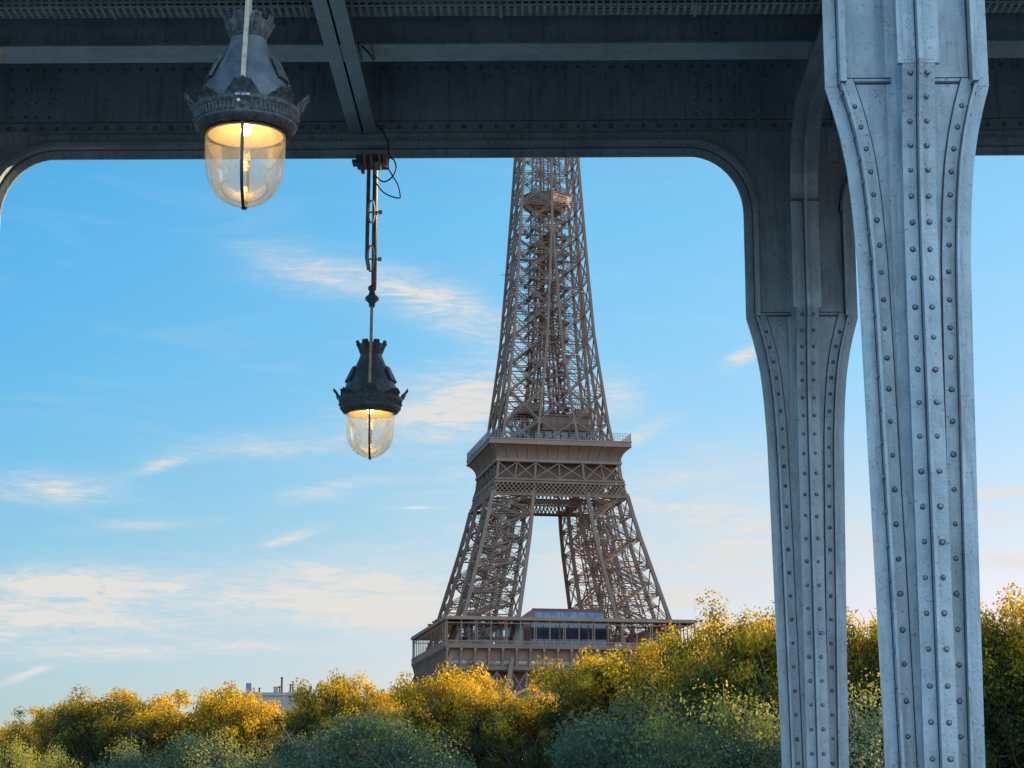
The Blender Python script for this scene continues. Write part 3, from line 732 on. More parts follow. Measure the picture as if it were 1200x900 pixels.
mb.build('cable_loop', CABLE, cbt); mb = MB(); mb.tube(smooth([wp(424, 54, 19.15), wp(432, 62, 19.15), wp(438, 70, 19.6)]), .012, 6)
mb.build('cable_loop', CABLE, cbt)

# ------------------------------------------------------------------ the tower
PHI = radians(11.2)
dc = ray(642.3, 955); dc.z = 0; dc.normalize()
TW = thing('lattice_tower', 'tall brown wrought iron lattice tower rising behind the golden trees', 'tower', (dc.x*600, dc.y*600, EYE-9.0), PHI)
AT = [(0, 62), (25, 46), (45, 36), (57, 31.2), (62.5, 29.3), (90, 21.7), (108.2, 17.75), (117.8, 15.65), (137, 13.3), (146.6, 12.1), (166.5, 10.65), (191, 9.05), (205, 8.2), (240, 6.4), (276, 5.0)]
BT = [(0, 26), (57, 16), (62.5, 15.3), (90, 12.8), (106, 11), (118, 10), (146, 10.0), (166, 9.6), (182, 9.55), (300, 9.0)]
def lerp_t(T, h):
    for (a, ra), (b, rb) in zip(T, T[1:]):
        if h <= b: return ra+(rb-ra)*(h-a)/(b-a)
    return T[-1][1]
def aa(h): return lerp_t(AT, h)
def bb(h): return min(lerp_t(BT, h), aa(h)-.3)
rnd = random.Random(3)
def xface(mb, c0, c1, c2, c3, nrm, wd, t, mid=True):
    """c0,c1 bottom, c2,c3 top (left,right,left,right) corners of one panel: lattice cross, top strut and gussets"""
    side = (c1-c0).normalized()
    L = (c3-c0).length; n = max(4, int(L/(wd*1.15)))
    v = Vector(nrm).normalized()
    for p, q in ((c0, c3), (c1, c2)):
        d = (q-p).normalized(); sv = d.cross(v)
        mb.lat(p, q, wd, sv, t, n)
    mb.lat(c2, c3, wd, (0, 0, 1), t, max(3, int((c3-c2).length/(wd*1.1))))
    ctr = (c0+c1+c2+c3)/4; g = wd*1.0
    if mid: mb.bar(ctr-Vector((0, 0, g*.7)), ctr+Vector((0, 0, g*.7)), g*1.2, t*1.2, side=side)
def leg(sx, sy, hs, name, wd, t, ch, clutter, parent):
    mb = MB(); cm = MB()
    def C(i, j, h):              # i,j = 0 outer, 1 inner
        return Vector((sx*(aa(h)-i*bb(h)), sy*(aa(h)-j*bb(h)), h))
    for (i, j) in ((0, 0), (1, 0), (0, 1), (1, 1)):
        for h0, h1 in zip(hs, hs[1:]):
            mb.bar(C(i, j, h0), C(i, j, h1), ch, ch, side=(0, 1, 0))
            g = C(i, j, h1); ix = sx*(1 if i else -1)*ch*.35; iy = sy*(1 if j else -1)*ch*.35; mb.box(g.x+ix-ch*.62, g.x+ix+ch*.62, g.y+iy-ch*.62, g.y+iy+ch*.62, g.z-ch*.8, g.z+ch*.8)
    for h0, h1 in zip(hs, hs[1:]):
        for (a, b, nr) in (((0, 0), (1, 0), (0, 1, 0)), ((0, 0), (0, 1), (1, 0, 0)), ((1, 0), (1, 1), (1, 0, 0)), ((0, 1), (1, 1), (0, 1, 0))):
            xface(mb, C(*a, h0), C(*b, h0), C(*a, h1), C(*b, h1), nr, wd, t)
        # diaphragm across the leg
        cm.bar(C(0, 0, h1), C(1, 1, h1), .3, .2); cm.bar(C(1, 0, h1), C(0, 1, h1), .3, .2)
    mb.build(name, TOWER, parent)
    # inclined lift track, stairs and service grids inside the leg
    h0, h1 = hs[0], hs[-1]
    def I(u, v, h): return Vector((sx*(aa(h)-u*bb(h)), sy*(aa(h)-v*bb(h)), h))
    seg = [h0+(h1-h0)*k/12 for k in range(13)]
    for (u, v) in ((.35, .35), (.65, .35), (.35, .65), (.65, .65)):
        for a, b in zip(seg, seg[1:]): cm.bar(I(u, v, a), I(u, v, b), t*2.2, t*2.2)
    for k, (a, b) in enumerate(zip(seg, seg[1:])):
        cm.bar(I(.35, .35, a), I(.65, .35, a), t*1.6); cm.bar(I(.35, .65, a), I(.65, .65, a), t*1.6)
        cm.bar(I(.35, .35, a), I(.35, .65, b), t*1.4); cm.bar(I(.65, .65, a), I(.65, .35, b), t*1.4)
        cm.bar(I(.35, .35, a), I(.65, .35, b), t*1.4)
    if clutter:
        n = clutter; hh = [h0+(h1-h0)*k/n for k in range(n+1)]
        for k, (a, b) in enumerate(zip(hh, hh[1:])):
            u0, u1 = (.12, .85) if k % 2 else (.85, .12)
            for v in (.15, .85) if k % 3 else (.15, .5, .85):
                p = I(u0, v, a); q = I(u1, v, b)
                cm.bar(p, q, .55, .16); cm.bar(p+Vector((0, 0, 1.1)), q+Vector((0, 0, 1.1)), .12, .12)
                for s_ in range(5): w_ = p+(q-p)*(s_+.5)/5; cm.bar(w_, w_+Vector((0, 0, 1.1)), .09)
            cm.bar(I(.1, .1, b), I(.9, .1, b), .35, .3); cm.bar(I(.1, .9, b), I(.1, .1, b), .35, .3); cm.bar(I(.9, .1, b), I(.9, .9, b), .3, .3)
            cm.bar(I(rnd.uniform(.1, .9), rnd.uniform(.1, .9), a), I(rnd.uniform(.1, .9), rnd.uniform(.1, .9), b), .25)
            cm.bar(I(rnd.uniform(.1, .9), rnd.uniform(.1, .9), a), I(rnd.uniform(.1, .9), rnd.uniform(.1, .9), b), .20)
    nm = name.replace('leg', 'leg_stairs')
    cm.build('leg_lift_track' if not clutter else 'leg_staircase', TOWERD if False else TOWER, parent)
hsb = [0, 14, 28, 42, 54]
hsu = [54, 62.5, 70.5, 78.5, 86.5, 93.5, 99.0]
for sx in (-1, 1):
    for sy in (-1, 1):
        leg(sx, sy, hsb, 'lower_leg', 1.1, .22, 1.2, 0, TW)
        leg(sx, sy, hsu, 'upper_leg', .80, .15, 1.0, {(-1, -1): 14, (-1, 1): 6, (1, -1): 7, (1, 1): 5}[(sx, sy)], TW)
def faces4():
    for k in range(4): yield Matrix.Rotation(pi/2*k, 4, 'Z')
def ring4(mb, fn):
    for M in faces4():
        s0 = len(mb.v); fn(); 
        for i in range(s0, len(mb.v)): mb.v[i] = tuple(M @ Vector(mb.v[i]))
# pedestals and great arches
for sx in (-1, 1):
    for sy in (-1, 1):
        mb = MB(); mb.hexa([(sx*64-14, sy*64-14, -1), (sx*50+0, sy*64-14, -1), (sx*50, sy*50, -1), (sx*64-14, sy*50, -1)], [(sx*62-12, sy*62-12, 3), (sx*50, sy*62-12, 3), (sx*50, sy*50, 3), (sx*62-12, sy*50, 3)])
        mb = MB(); mb.box(sx*34, sx*64, sy*34, sy*64, -1.5, 2.5); mb.build('masonry_pedestal', QUAY, TW)
mb = MB()
def arch():
    N = 28; r = 34.0
    for k in range(N):
        t0 = pi*k/N; t1 = pi*(k+1)/N
        P = lambda th, rr: Vector((rr*cos(th), -(aa(max(1, 5+36*sin(th)))), 5+36*sin(th)*rr/34))
        mb.bar(P(t0, r), P(t1, r), 1.0, .8); mb.bar(P(t0, r+4), P(t1, r+4), .8, .8); mb.bar(P(t0, r), P(t1, r+4), .35); mb.bar(P(t0, r+4), P(t1, r), .35)
for M_ in faces4():
    mb = MB(); arch(); mb.v = [tuple(M_ @ Vector(v_)) for v_ in mb.v]; mb.build('great_arch', TOWER, TW)
# ---- first platform
A1 = 35.3
mb = MB()
def f1():
    a = A1
    mb.box(-a, a-.3, -a, -a+.5, 53.7, 54.4)                          # ledge
    mb.box(-a+1.2, a-1.6, -a+1.7, -a+2.1, 48.3, 53.7)                   # frieze back plate
    mb.box(-a+1.0, a-1.5, -a+1.0, -a+2.0, 47.9, 48.7)                   # lower moulding
    mb.box(-a+1.2, a-1.7, -a+1.52, -a+1.7, 49.2, 49.45); mb.box(-a+1.2, a-1.7, -a+1.52, -a+1.7, 50.55, 50.75)
    mb.box(-a, a-.3, -a+.5, -a+9, 53.9, 54.25)                       # gallery floor
ring4(mb, f1); mb.build('gallery_frieze', TOWER, TW)
for M_ in faces4():
    a = A1; n = 18
    for k in range(n):
        x = -a+.6+(2*a-1.6)*k/n; mb = MB()
        mb.box(x-.22, x+.22, -a+1.1, -a+1.75, 48.7, 53.1); mb.box(x-.36, x+.36, -a+.15, -a+1.0, 53.1, 53.7)
        mb.hexa([(x-.2, -a+1.05, 50.2), (x+.2, -a+1.05, 50.2), (x+.2, -a+1.2, 50.2), (x-.2, -a+1.2, 50.2)], [(x-.2, -a+.2, 53.6), (x+.2, -a+.2, 53.6), (x+.2, -a+1.2, 53.6), (x-.2, -a+1.2, 53.6)])
        mb.v = [tuple(M_ @ Vector(v_)) for v_ in mb.v]; mb.build('gallery_console', TOWERL, TW)
mb = MB()
def f1r():
    a = A1
    mb.box(-a, a-.35, -a+.02, -a+.22, 55.55, 55.75); mb.box(-a, a-.35, -a+.04, -a+.2, 54.5, 54.7)
    for k in range(120):
        x = -a+.1+(2*a-.6)*k/119; mb.box(x-.10, x+.10, -a+.06, -a+.16, 54.6, 55.6)
ring4(mb, f1r); mb.build('gallery_railing', TOWERL, TW)
mb = MB()
def f1p():
    a = A1; n = 17
    for k in range(n+1):
        x = -a+.3+(2*a-.9)*k/n
        if k % 2 == 0: mb.box(x-.35, x-.15, -a+.3, -a+.5, 54.3, 61.6); mb.box(x+.15, x+.35, -a+.3, -a+.5, 54.3, 61.6)
        else: mb.box(x-.13, x+.13, -a+.3, -a+.55, 54.3, 61.6)
        if k % 2 == 0: mb.box(x-.12, x+.12, -a+7, -a+7.3, 54.3, 61.6)
    mb.box(-a+.3, a-.3, -a+.25, -a+.5, 60.4, 60.6)
ring4(mb, f1p); mb.build('gallery_post', TOWERL, TW)
mb = MB()
def f1t():
    a = A1
    mb.box(-a-.1, a-.45, -a-.1, -a+7.6, 61.6, 61.85); mb.box(-a-.15, a-.5, -a-.2, -a+.2, 61.4, 62.3)
ring4(mb, f1t); mb.build('gallery_roof', TOWERL, TW)
# dark glazed rear wall of the gallery
mb = MB()
for (x0, x1) in ((-29, -12),):
    for k in range(6):
        xa = x0+(x1-x0)*k/6; mb.box(xa+.15, xa+(x1-x0)/6-.15, -A1+8.2, -A1+8.4, 54.3, 61.2)
mb.build('gallery_window', WGLASS, TW)
# lattice girder under the frieze
mb = MB()
def f1x():
    a = A1-2.2; n = 16; z0, z1 = 40.5, 47.6
    mb.box(-a, a-.8, -a, -a+.8, z1, z1+.5); mb.box(-a, a-.8, -a, -a+.8, z0-.6, z0)
    for k in range(n):
        xa = -a+(2*a)*k/n; xb = -a+(2*a)*(k+1)/n
        for (p, q) in (((xa, z0), (xb, z1)), ((xb, z0), (xa, z1))): mb.bar((p[0], -a+.4, p[1]), (q[0], -a+.4, q[1]), .34, .34)
        if k: mb.box(xa-.22, xa+.22, -a+.2, -a+.55, z0, z1)
    mb.box(-a+6, a-6, -a+5.8, -a+6, z0, z1+.3)
ring4(mb, f1x); mb.build('first_girder', TOWERL, TW)
names = [['CAUCHY', 'BELGRAND', 'REGNAULT', 'FRESNEL', 'DE PRONY', 'VICAT', 'EBELMEN', 'COULOMB', 'POINSOT', 'FOUCAULT', 'DELAUNAY', 'MORIN', 'HAUY', 'COMBES', 'THENARD', 'ARAGO', 'POISSON', 'MONGE'],
         ['SEGUIN', 'LALANDE', 'TRESCA', 'PONCELET', 'BRESSE', 'LAGRANGE', 'BELANGER', 'CUVIER', 'LAPLACE', 'DULONG', 'CHASLES', 'LAVOISIER', 'AMPERE', 'CHEVREUL', 'FLACHAT', 'NAVIER', 'LEGENDRE', 'CHAPTAL']]
mb = MB()
for fi, ns in enumerate(names):
    M = Matrix.Rotation(-pi/2*fi, 4, 'Z')
    for k, nme in enumerate(ns):
        a = A1; xc_ = -a+.6+(2*a-1.6)*(k+.5)/18; vs, fs = text_mesh(nme, .95); wmax = max(v.x for v in vs)
        s_ = min(1.0, 1.5/wmax); mb = MB()
        mb.add([M @ Vector((xc_+v.x*s_, -a+1.66, 50.0+v.y*1.1)) for v in vs], fs); mb.build('frieze_lettering', GOLD, TW)
mb = MB(); mb.box(-30, 30, -30, -12, 53.6, 53.9); mb.box(-30, 30, 12, 30, 53.6, 53.9); mb.box(-30, -12, -12, 12, 53.6, 53.9); mb.box(12, 30, -12, 12, 53.6, 53.9); mb.build('first_floor_deck', TOWER, TW)
# pavilion between the legs on the first floor
pv = MB(); yb = -A1+9.5
pv.hexa([(-13.5, yb, 54.3), (15.5, yb, 54.3), (15.5, yb+9, 54.3), (-13.5, yb+9, 54.3)], [(-11.0, yb+1.2, 62.5), (15.0, yb+1.2, 62.5), (15.0, yb+9, 62.5), (-11.0, yb+9, 62.5)])
pv.hexa([(-10.8, yb+1.4, 62.5), (14.8, yb+1.4, 62.5), (14.8, yb+9, 62.5), (-10.8, yb+9, 62.5)], [(-6.6, yb+2.2, 65.6), (12.5, yb+2.2, 65.6), (12.5, yb+8, 65.6), (-6.6, yb+8, 65.6)])
pv.box(-6.8, 12.7, yb+2.0, yb+2.6, 65.4, 65.9)
pv.v = [(x-2.3, y, z) for x, y, z in pv.v]
pvo = pv.build('pavilion', MAROON, TW)
g = MB()
for k in range(8):
    x0 = -6.2+k*2.5; g.hexa([(x0, yb+1.5, 62.9), (x0+2.35, yb+1.5, 62.9), (x0+2.35, yb+1.7, 62.9), (x0, yb+1.7, 62.9)], [(x0+.0, yb+1.85, 64.9), (x0+2.35, yb+1.85, 64.9), (x0+2.35, yb+2.1, 64.9), (x0, yb+2.1, 64.9)])
g.v = [(x-2.3, y, z) for x, y, z in g.v]; g.build('upper_window', PGLASS, pvo)
g = MB()
for k in range(6):
    x0 = -7.4+k*3.6; g.box(x0, x0+3.35, yb-.25, yb+.4, 54.6, 57.2)
g.v = [(x-2.3, y, z) for x, y, z in g.v]; g.build('blue_screen', PGLASS, pvo)
g = MB()
for k in range(6):
    x0 = -7.4+k*3.6; g.hexa([(x0, yb-.18, 57.4), (x0+3.35, yb-.18, 57.4), (x0+3.35, yb+.5, 57.4), (x0, yb+.5, 57.4)], [(x0, yb+.75, 61.6), (x0+3.35, yb+.75, 61.6), (x0+3.35, yb+1.3, 61.6), (x0, yb+1.3, 61.6)])
g.v = [(x-2.3, y, z) for x, y, z in g.v]; g.build('lower_window', WGLASS, pvo)
mb = MB(); mb.lathe([(2.2, 0), (2.2, 1.2), (1.9, 2.1), (1.1, 2.8), (.01, 3.0)], 20, c=(-7.6, -30, 40)); mb.box(-10, -5, -32, -28, 39.2, 40.0); mb.build('lift_housing', WHITEM, TW)
mb = MB()
for k, (x, y) in enumerate(((-35, -24), (-35, -19), (-35, -14), (-35, -5))): mb = MB(); mb.box(x-.9, x+1.2, y-.9, y+.9, 62.3, 62.7); mb.box(x-.3, x+.3, y-.3, y+.3, 61.8, 62.4); mb.build('roof_vent', TOWERD, TW)
# ---- band of girders below the second floor
mb = MB(); hx0, hx1, hl0, hl1 = 103.6, 108.4, 98.9, 102.6
def f2x():
    for (z0, z1) in ((hx0, hx1),):
        a0, a1 = aa(z0), aa(z1); b0, b1 = bb(z0), bb(z1)
        cols = [(-a0, -a1), (-a0+b0, -a1+b1), (a0-b0, a1-b1), (a0, a1)]
        for (l0, l1), (r0, r1), nn in zip(cols, cols[1:], (2, 2, 2)):
            for k in range(nn):
                u0, u1 = k/nn, (k+1)/nn
                P = lambda u, top: (l1+(r1-l1)*u, -a1, z1) if top else (l0+(r0-l0)*u, -a0, z0)
                mb.bar(P(u0, 0), P(u1, 1), .55, .3, side=(0, 1, 0)); mb.bar(P(u1, 0), P(u0, 1), .55, .3, side=(0, 1, 0))
                if k: mb.bar(P(u0, 0), P(u0, 1), .5, .3, side=(0, 1, 0))
        for (c0, c1) in cols[:3]: mb.bar((c0, -a0, z0-4.7), (c1, -a1, z1), 1.0, .6, side=(0, 1, 0))
    for z in (hx1+.2, hx0-.3, hl1-.1+.0, hl0-.2): a = aa(z); mb.box(-a-.2, a-.2, -a-.35, -a+.35, z-.28, z+.28)
ring4(mb, f2x); mb.build('upper_girder', TOWER, TW)
mb = MB()
def f2l():
    z0, z1 = hl0, hl1-.2; n = 30
    for sgn in (1, -1):
        for k in range(-2, n):
            def P(u, z):
                a = aa(z); x = -a+2*a*min(1, max(0, u)); return Vector((x, -a, z))
            u0 = k/n; u1 = (k+2.4)/n
            zz0, zz1 = z0, z1
            if u0 < 0: zz0 = z0+(z1-z0)*(-u0)/(u1-u0)
            if u1 > 1: zz1 = z0+(z1-z0)*(1-u0)/(u1-u0)
            p, q = P(max(u0, 0), zz0), P(min(u1, 1), zz1)
            if sgn < 0: p.x, q.x = -p.x, -q.x
            mb.bar(p, q, .26, .16, side=(0, 1, 0))
ring4(mb, f2l); mb.build('lattice_belt', TOWERL, TW)
# inner lattice ring seen through the opening
mb = MB()
def f2i():
    a = aa(98)-bb(98); n = 14
    mb.box(-a, a, -a-.2, -a+.2, 97.2, 97.6); mb.box(-a, a, -a-.2, -a+.2, 101.2, 101.6)
    for k in range(n):
        xa = -a+2*a*k/n; xb = -a+2*a*(k+1)/n; mb.bar((xa, -a, 97.4), (xb, -a, 101.4), .3, .2); mb.bar((xb, -a, 97.4), (xa, -a, 101.4), .3, .2)
ring4(mb, f2i)
mb.box(-15, 15, -15, 15, 108.6, 109.0); 
for k in range(-3, 4): mb.box(-17, 17, k*4.8-.3, k*4.8+.3, 104.2, 108.6)
mb.build('under_floor_girder', TOWER, TW)
# ---- second platform
A2 = 20.75; zt0, zt1 = 109.2, 113.2
mb = MB()
def f2c():                       # curved cove: panels
    a1 = aa(109)+.45; N = 8
    pr = [(-(a1+(A2-.3-a1)*(1-cos(pi/2*k/N))**1.0), zt0+(zt1-zt0)*sin(pi/2*k/N)) for k in range(N+1)]
    pr = [(-(a1+(A2-.35-a1)*(k/N)**2.4), zt0+(zt1-zt0)*(k/N)) for k in range(N+1)]
    for (ya, za), (yb_, zb) in zip(pr, pr[1:]):
        mb.add([(ya, ya, za), (-ya, ya, za), (-yb_, yb_, zb), (yb_, yb_, zb)], [(0, 1, 2, 3)], True)
ring4(mb, f2c); mb.build('cove_panel', TOWER, TW)
mb = MB()
def f2k():
    a1 = aa(109)+.45; N = 8; n = 12
    for j in range(n+1):
        for k in range(N):
            def P(k_): 
                y = a1+(A2-.35-a1)*(k_/N)**2.4; x = (-1+2*j/n)*(a1-.2)+(-1+2*j/n)*(y-a1)*.75
                return (x, -y-.16, zt0+(zt1-zt0)*(k_/N))
            mb.bar(P(k), P(k+1), .30, .34, side=(1, 0, 0))
    mb.box(-a1-.4, a1-.1, -a1-.5, -a1+.1, zt0-.75, zt0)
ring4(mb, f2k); mb.build('cove_rib', TOWERL, TW)
mb = MB()
def f2r():
    mb.box(-A2, A2-.5, -A2, -A2+.5, 113.2, 114.9); mb.box(-A2-.15, A2-.3, -A2-.15, -A2+.3, 114.5, 114.9); mb.box(-A2-.15, A2-.3, -A2-.15, -A2+.3, 113.2, 113.5)
ring4(mb, f2r); mb.box(-A2+.5, A2-.5, -A2+.5, A2-.5, 113.6, 114.0); mb.build('platform_fascia', TOWERL, TW)
mb = MB()
def f2g():
    for z in (115.5, 116.3, 117.0): mb.box(-A2, A2-.1, -A2+.02, -A2+.10, z, z+.09)
    for k in range(54):
        x = -A2+(2*A2-.2)*k/53; mb.box(x-.05, x+.05, -A2+.02, -A2+.12, 114.9, 117.1 if k % 3 else 117.5)
ring4(mb, f2g); mb.build('platform_railing', STEEL, TW)
# buildings on the second floor
mb = MB()
mb.box(-2, 8.5, -9.5, 9.5, 114.0, 119.6); mb.box(-3.5, 10.6, -11.0, 11.0, 119.6, 123.6); mb.box(-4.2, 11.2, -11.4, 11.4, 123.6, 123.95); mb.box(-10.5, 12.6, -12.0, 12.0, 119.2, 119.5)
mb.hexa([(-10.5, -11.0, 124.0), (-3, -11.0, 125.2), (-3, 2, 125.2), (-10.5, 2, 124.0)], [(-10.5, -11.0, 126.6), (-4, -11.0, 127.8), (-4, 2, 127.8), (-10.5, 2, 126.6)])
mb.box(7.0, 10.6, -9, 8, 123.95, 126.4)
for k in range(7): x = -3.2+k*2.2; mb.box(x-.12, x+.12, -11.2, -11.0, 119.7, 123.5)
cr_ = random.Random(5)
for k in range(70):                             # stairs, pipes, plant and masts standing about on the platform
    x = cr_.uniform(-13, 13); y = cr_.uniform(-13, 13); h_ = cr_.uniform(1.5, 7)
    if k % 3: mb.bar((x, y, 114), (x+cr_.uniform(-.5, .5), y, 114+h_+3), .22)
    elif k % 2: mb.box(x-cr_.uniform(.3, 1.2), x+cr_.uniform(.3, 1.2), y-.6, y+.6, 114, 114+h_*.6)
    else: mb.bar((x, y, 114), (x+cr_.uniform(-5, 5), y, 114+h_+2), .5, .25)
for k in range(8): z_ = 119.8+k*.8; mb.bar((-12.5, -12.2, z_), (-5, -12.2, z_+.1), .14)
ho = mb.build('second_floor_pavilion', TOWER, TW)
mb = MB()
for k in range(6): x = -5.4+k*2.6; mb.box(x, x+2.0, -10.62, -10.5, 114.6, 118.8)
mb.build('pavilion_window', WGLASS, ho)
mb = MB()
for k in range(8): x = 6.6+k*.6; mb.box(x-.07, x+.07, -9.2, -9.05, 127.6, 129.0)
mb.box(6.5, 11.0, -9.2, -9.05, 128.9, 129.05)
for k in range(5): x = -12.5+k*1.2; mb.box(x-.08, x+.08, -11.7, -11.5, 114, 123)
mb.build('pavilion_railing', STEEL, ho)
# ---- shaft above the second floor
hs2 = [114, 121.2, 130.5, 139.6, 148.4, 157, 165.4, 173.5, 181.4, 189, 196.4, 203.6, 210.5, 220, 230, 240, 250, 260, 270, 275]
mb = MB(); ch = .78
for k in range(4):
    M = Matrix.Rotation(pi/2*k, 4, 'Z')
    for h0, h1 in zip(hs2, hs2[1:]):
        a0, a1, b0, b1 = aa(h0), aa(h1), bb(h0), bb(h1)
        P = lambda x, y, z: M @ Vector((x, y, z))
        v = M @ Vector((0, 1, 0))
        mb.bar(P(-a0, -a0, h0), P(-a1, -a1, h1), ch, ch, side=M @ Vector((0, 1, 0)))
        merged = h0 > 180
        i0, i1 = (a0-b0, a1-b1) if not merged else (0.0, 0.0)
        for s_ in ((-1, 1) if not merged else (1,)):
            mb.bar(P(s_*i0, -a0, h0), P(s_*i1, -a1, h1), ch*1.05, ch*.9, side=v)
            g = P(s_*i1, -a1, h1); mb.bar(g-Vector((0, 0, .8)), g+Vector((0, 0, .8)), 1.5 if k % 2 == 0 else .7, .7 if k % 2 == 0 else 1.5, side=Vector((1, 0, 0)))
            # inner line of the leg
            if not merged: mb.bar(P(s_*i0, -i0, h0), P(s_*i1, -i1, h1), ch*.7, ch*.7)
        for s_ in (-1, 1):
            c0, c1, c2, c3 = P(s_*a0, -a0, h0), P(s_*i0, -a0, h0), P(s_*a1, -a1, h1), P(s_*i1, -a1, h1)
            xface(mb, c0, c1, c2, c3, v, .85 if h0 < 130 else .70, .17, mid=True)
            # inner wall of the leg, thinner
            if not merged:
                c0, c1, c2, c3 = P(s_*i0, -a0, h0), P(s_*i0, -i0, h0), P(s_*i1, -a1, h1), P(s_*i1, -i1, h1)
                mb.bar(c0, c3, .30, .16); mb.bar(c1, c2, .30, .16); mb.bar(c2, c3, .35, .25)
        if h0 < 130:
            for (p, q) in ((P(-i0, -a0, h0), P(i1, -a1, h1)), (P(i0, -a0, h0), P(-i1, -a1, h1))): mb.bar(p, q, .55, .3, side=v)
            for s_ in (-1, 1):
                mb.bar(P(s_*a0, -a0-.1, h0), P(s_*i1, -a1-.1, h1), .6, .3, side=v); mb.bar(P(s_*i0, -a0-.1, h0), P(s_*a1, -a1-.1, h1), .6, .3, side=v)
        if not merged and i0 > 1.2:
            mb.lat(P(-i1, -a1, h1), P(i1, -a1, h1), .6, (0, 0, 1), .11, 4)
mb.build('shaft', TOWER, TW)
# core: lift guides, stair and machinery in the middle of the shaft
mb = MB(); H0, H1 = 114, 272; nseg = 110
def core_r(h): return max(2.0, min(4.6, aa(h)*.42))
cpos = [(-1, -1), (1, -1), (-1, 1), (1, 1), (0, -1), (0, 1), (-.45, -.2), (.5, .25)]
for (u, v) in cpos:
    for k in range(16):
        h0 = H0+(H1-H0)*k/16; h1 = H0+(H1-H0)*(k+1)/16; r0, r1 = core_r(h0), core_r(h1)
        mb.bar((u*r0, v*r0, h0), (u*r1, v*r1, h1), .42, .42)
for k in range(nseg):
    h0 = H0+(H1-H0)*k/nseg; h1 = H0+(H1-H0)*(k+1)/nseg; r = core_r(h0)
    for (a, b) in (((-1, -1), (1, -1)), ((1, -1), (1, 1)), ((1, 1), (-1, 1)), ((-1, 1), (-1, -1))):
        p = Vector((a[0]*r, a[1]*r, h0)); q = Vector((b[0]*r, b[1]*r, h1 if k % 2 else h0)); mb.bar(p, q, .16, .14)
    q = rnd.random()
    mb.bar((-r, -r, h0 if k % 2 else h1), (r, -r, h1 if k % 2 else h0), .22, .16)
    if k % 2 == 0:
        a = aa(h0)*.92; x = rnd.uniform(.2, .9)*a
        for _ in range(4):
            x0 = rnd.uniform(-a, a); y0_ = rnd.uniform(-a, a); mb.bar((x0, y0_, h0), (x0+rnd.uniform(-5, 5), y0_+rnd.uniform(-2, 2), h0+rnd.uniform(-.3, .3)), .14, .12)
        mb.bar((-a, -r, h0), (a, -r, h0), .14, .14); mb.bar((-r, -a, h0), (-r, a, h0), .14, .14); mb.bar((r, -a, h0), (r, a, h0), .12, .12)
        mb.bar((-a, r, h0), (a, r, h0), .12, .12)
mb.build('lift_shaft', TOWERL, TW)
mb = MB()
k = 0; h = 122.0
while h < 190:
    r = core_r(h)+.9; hn = h+2.6; sx = 1 if k % 2 else -1
    mb.bar((-sx*r, -r-.5, h), (sx*r, -r-.5, hn), .5, .7); mb.bar((-sx*r, -r-.9, h+1.1), (sx*r, -r-.9, hn+1.1), .10, .10); mb.bar((sx*r, -r-1, hn), (sx*r, r, hn), .4, .9)
    h = hn; k += 1
mb.build('spiral_stair', TOWER, TW)
# intermediate platform
zi = 190.2; mb = MB()
mb.lathe([(6.9, 0), (7.5, .2), (7.5, 3.0), (7.7, 3.0), (7.7, 3.4), (7.3, 3.4), (7.2, 1.0), (.5, .9)], 8, c=(0, 0, zi), smooth=False)
mb.lathe([(.5, -.1), (5.2, -1.5), (6.9, 0)], 8, c=(0, 0, zi), smooth=False); mb.build('intermediate_platform', TOWER, TW)
mb = MB()
for k in range(40): th = 2*pi*k/40; mb.bar((7.3*cos(th), 7.3*sin(th), zi+3.3), (7.3*cos(th), 7.3*sin(th), zi+4.6), .1)
mb.build('intermediate_railing', STEEL, TW)
# summit, far above the girder
mb = MB(); mb.box(-8, 8, -8, 8, 275, 276); mb.box(-6.5, 6.5, -6.5, 6.5, 276, 281); mb.lathe([(5, 281), (4.5, 286), (2.5, 291), (1.6, 296), (.9, 300), (.5, 324), (.05, 330)], 16); mb.build('summit_cabin', TOWER, TW)

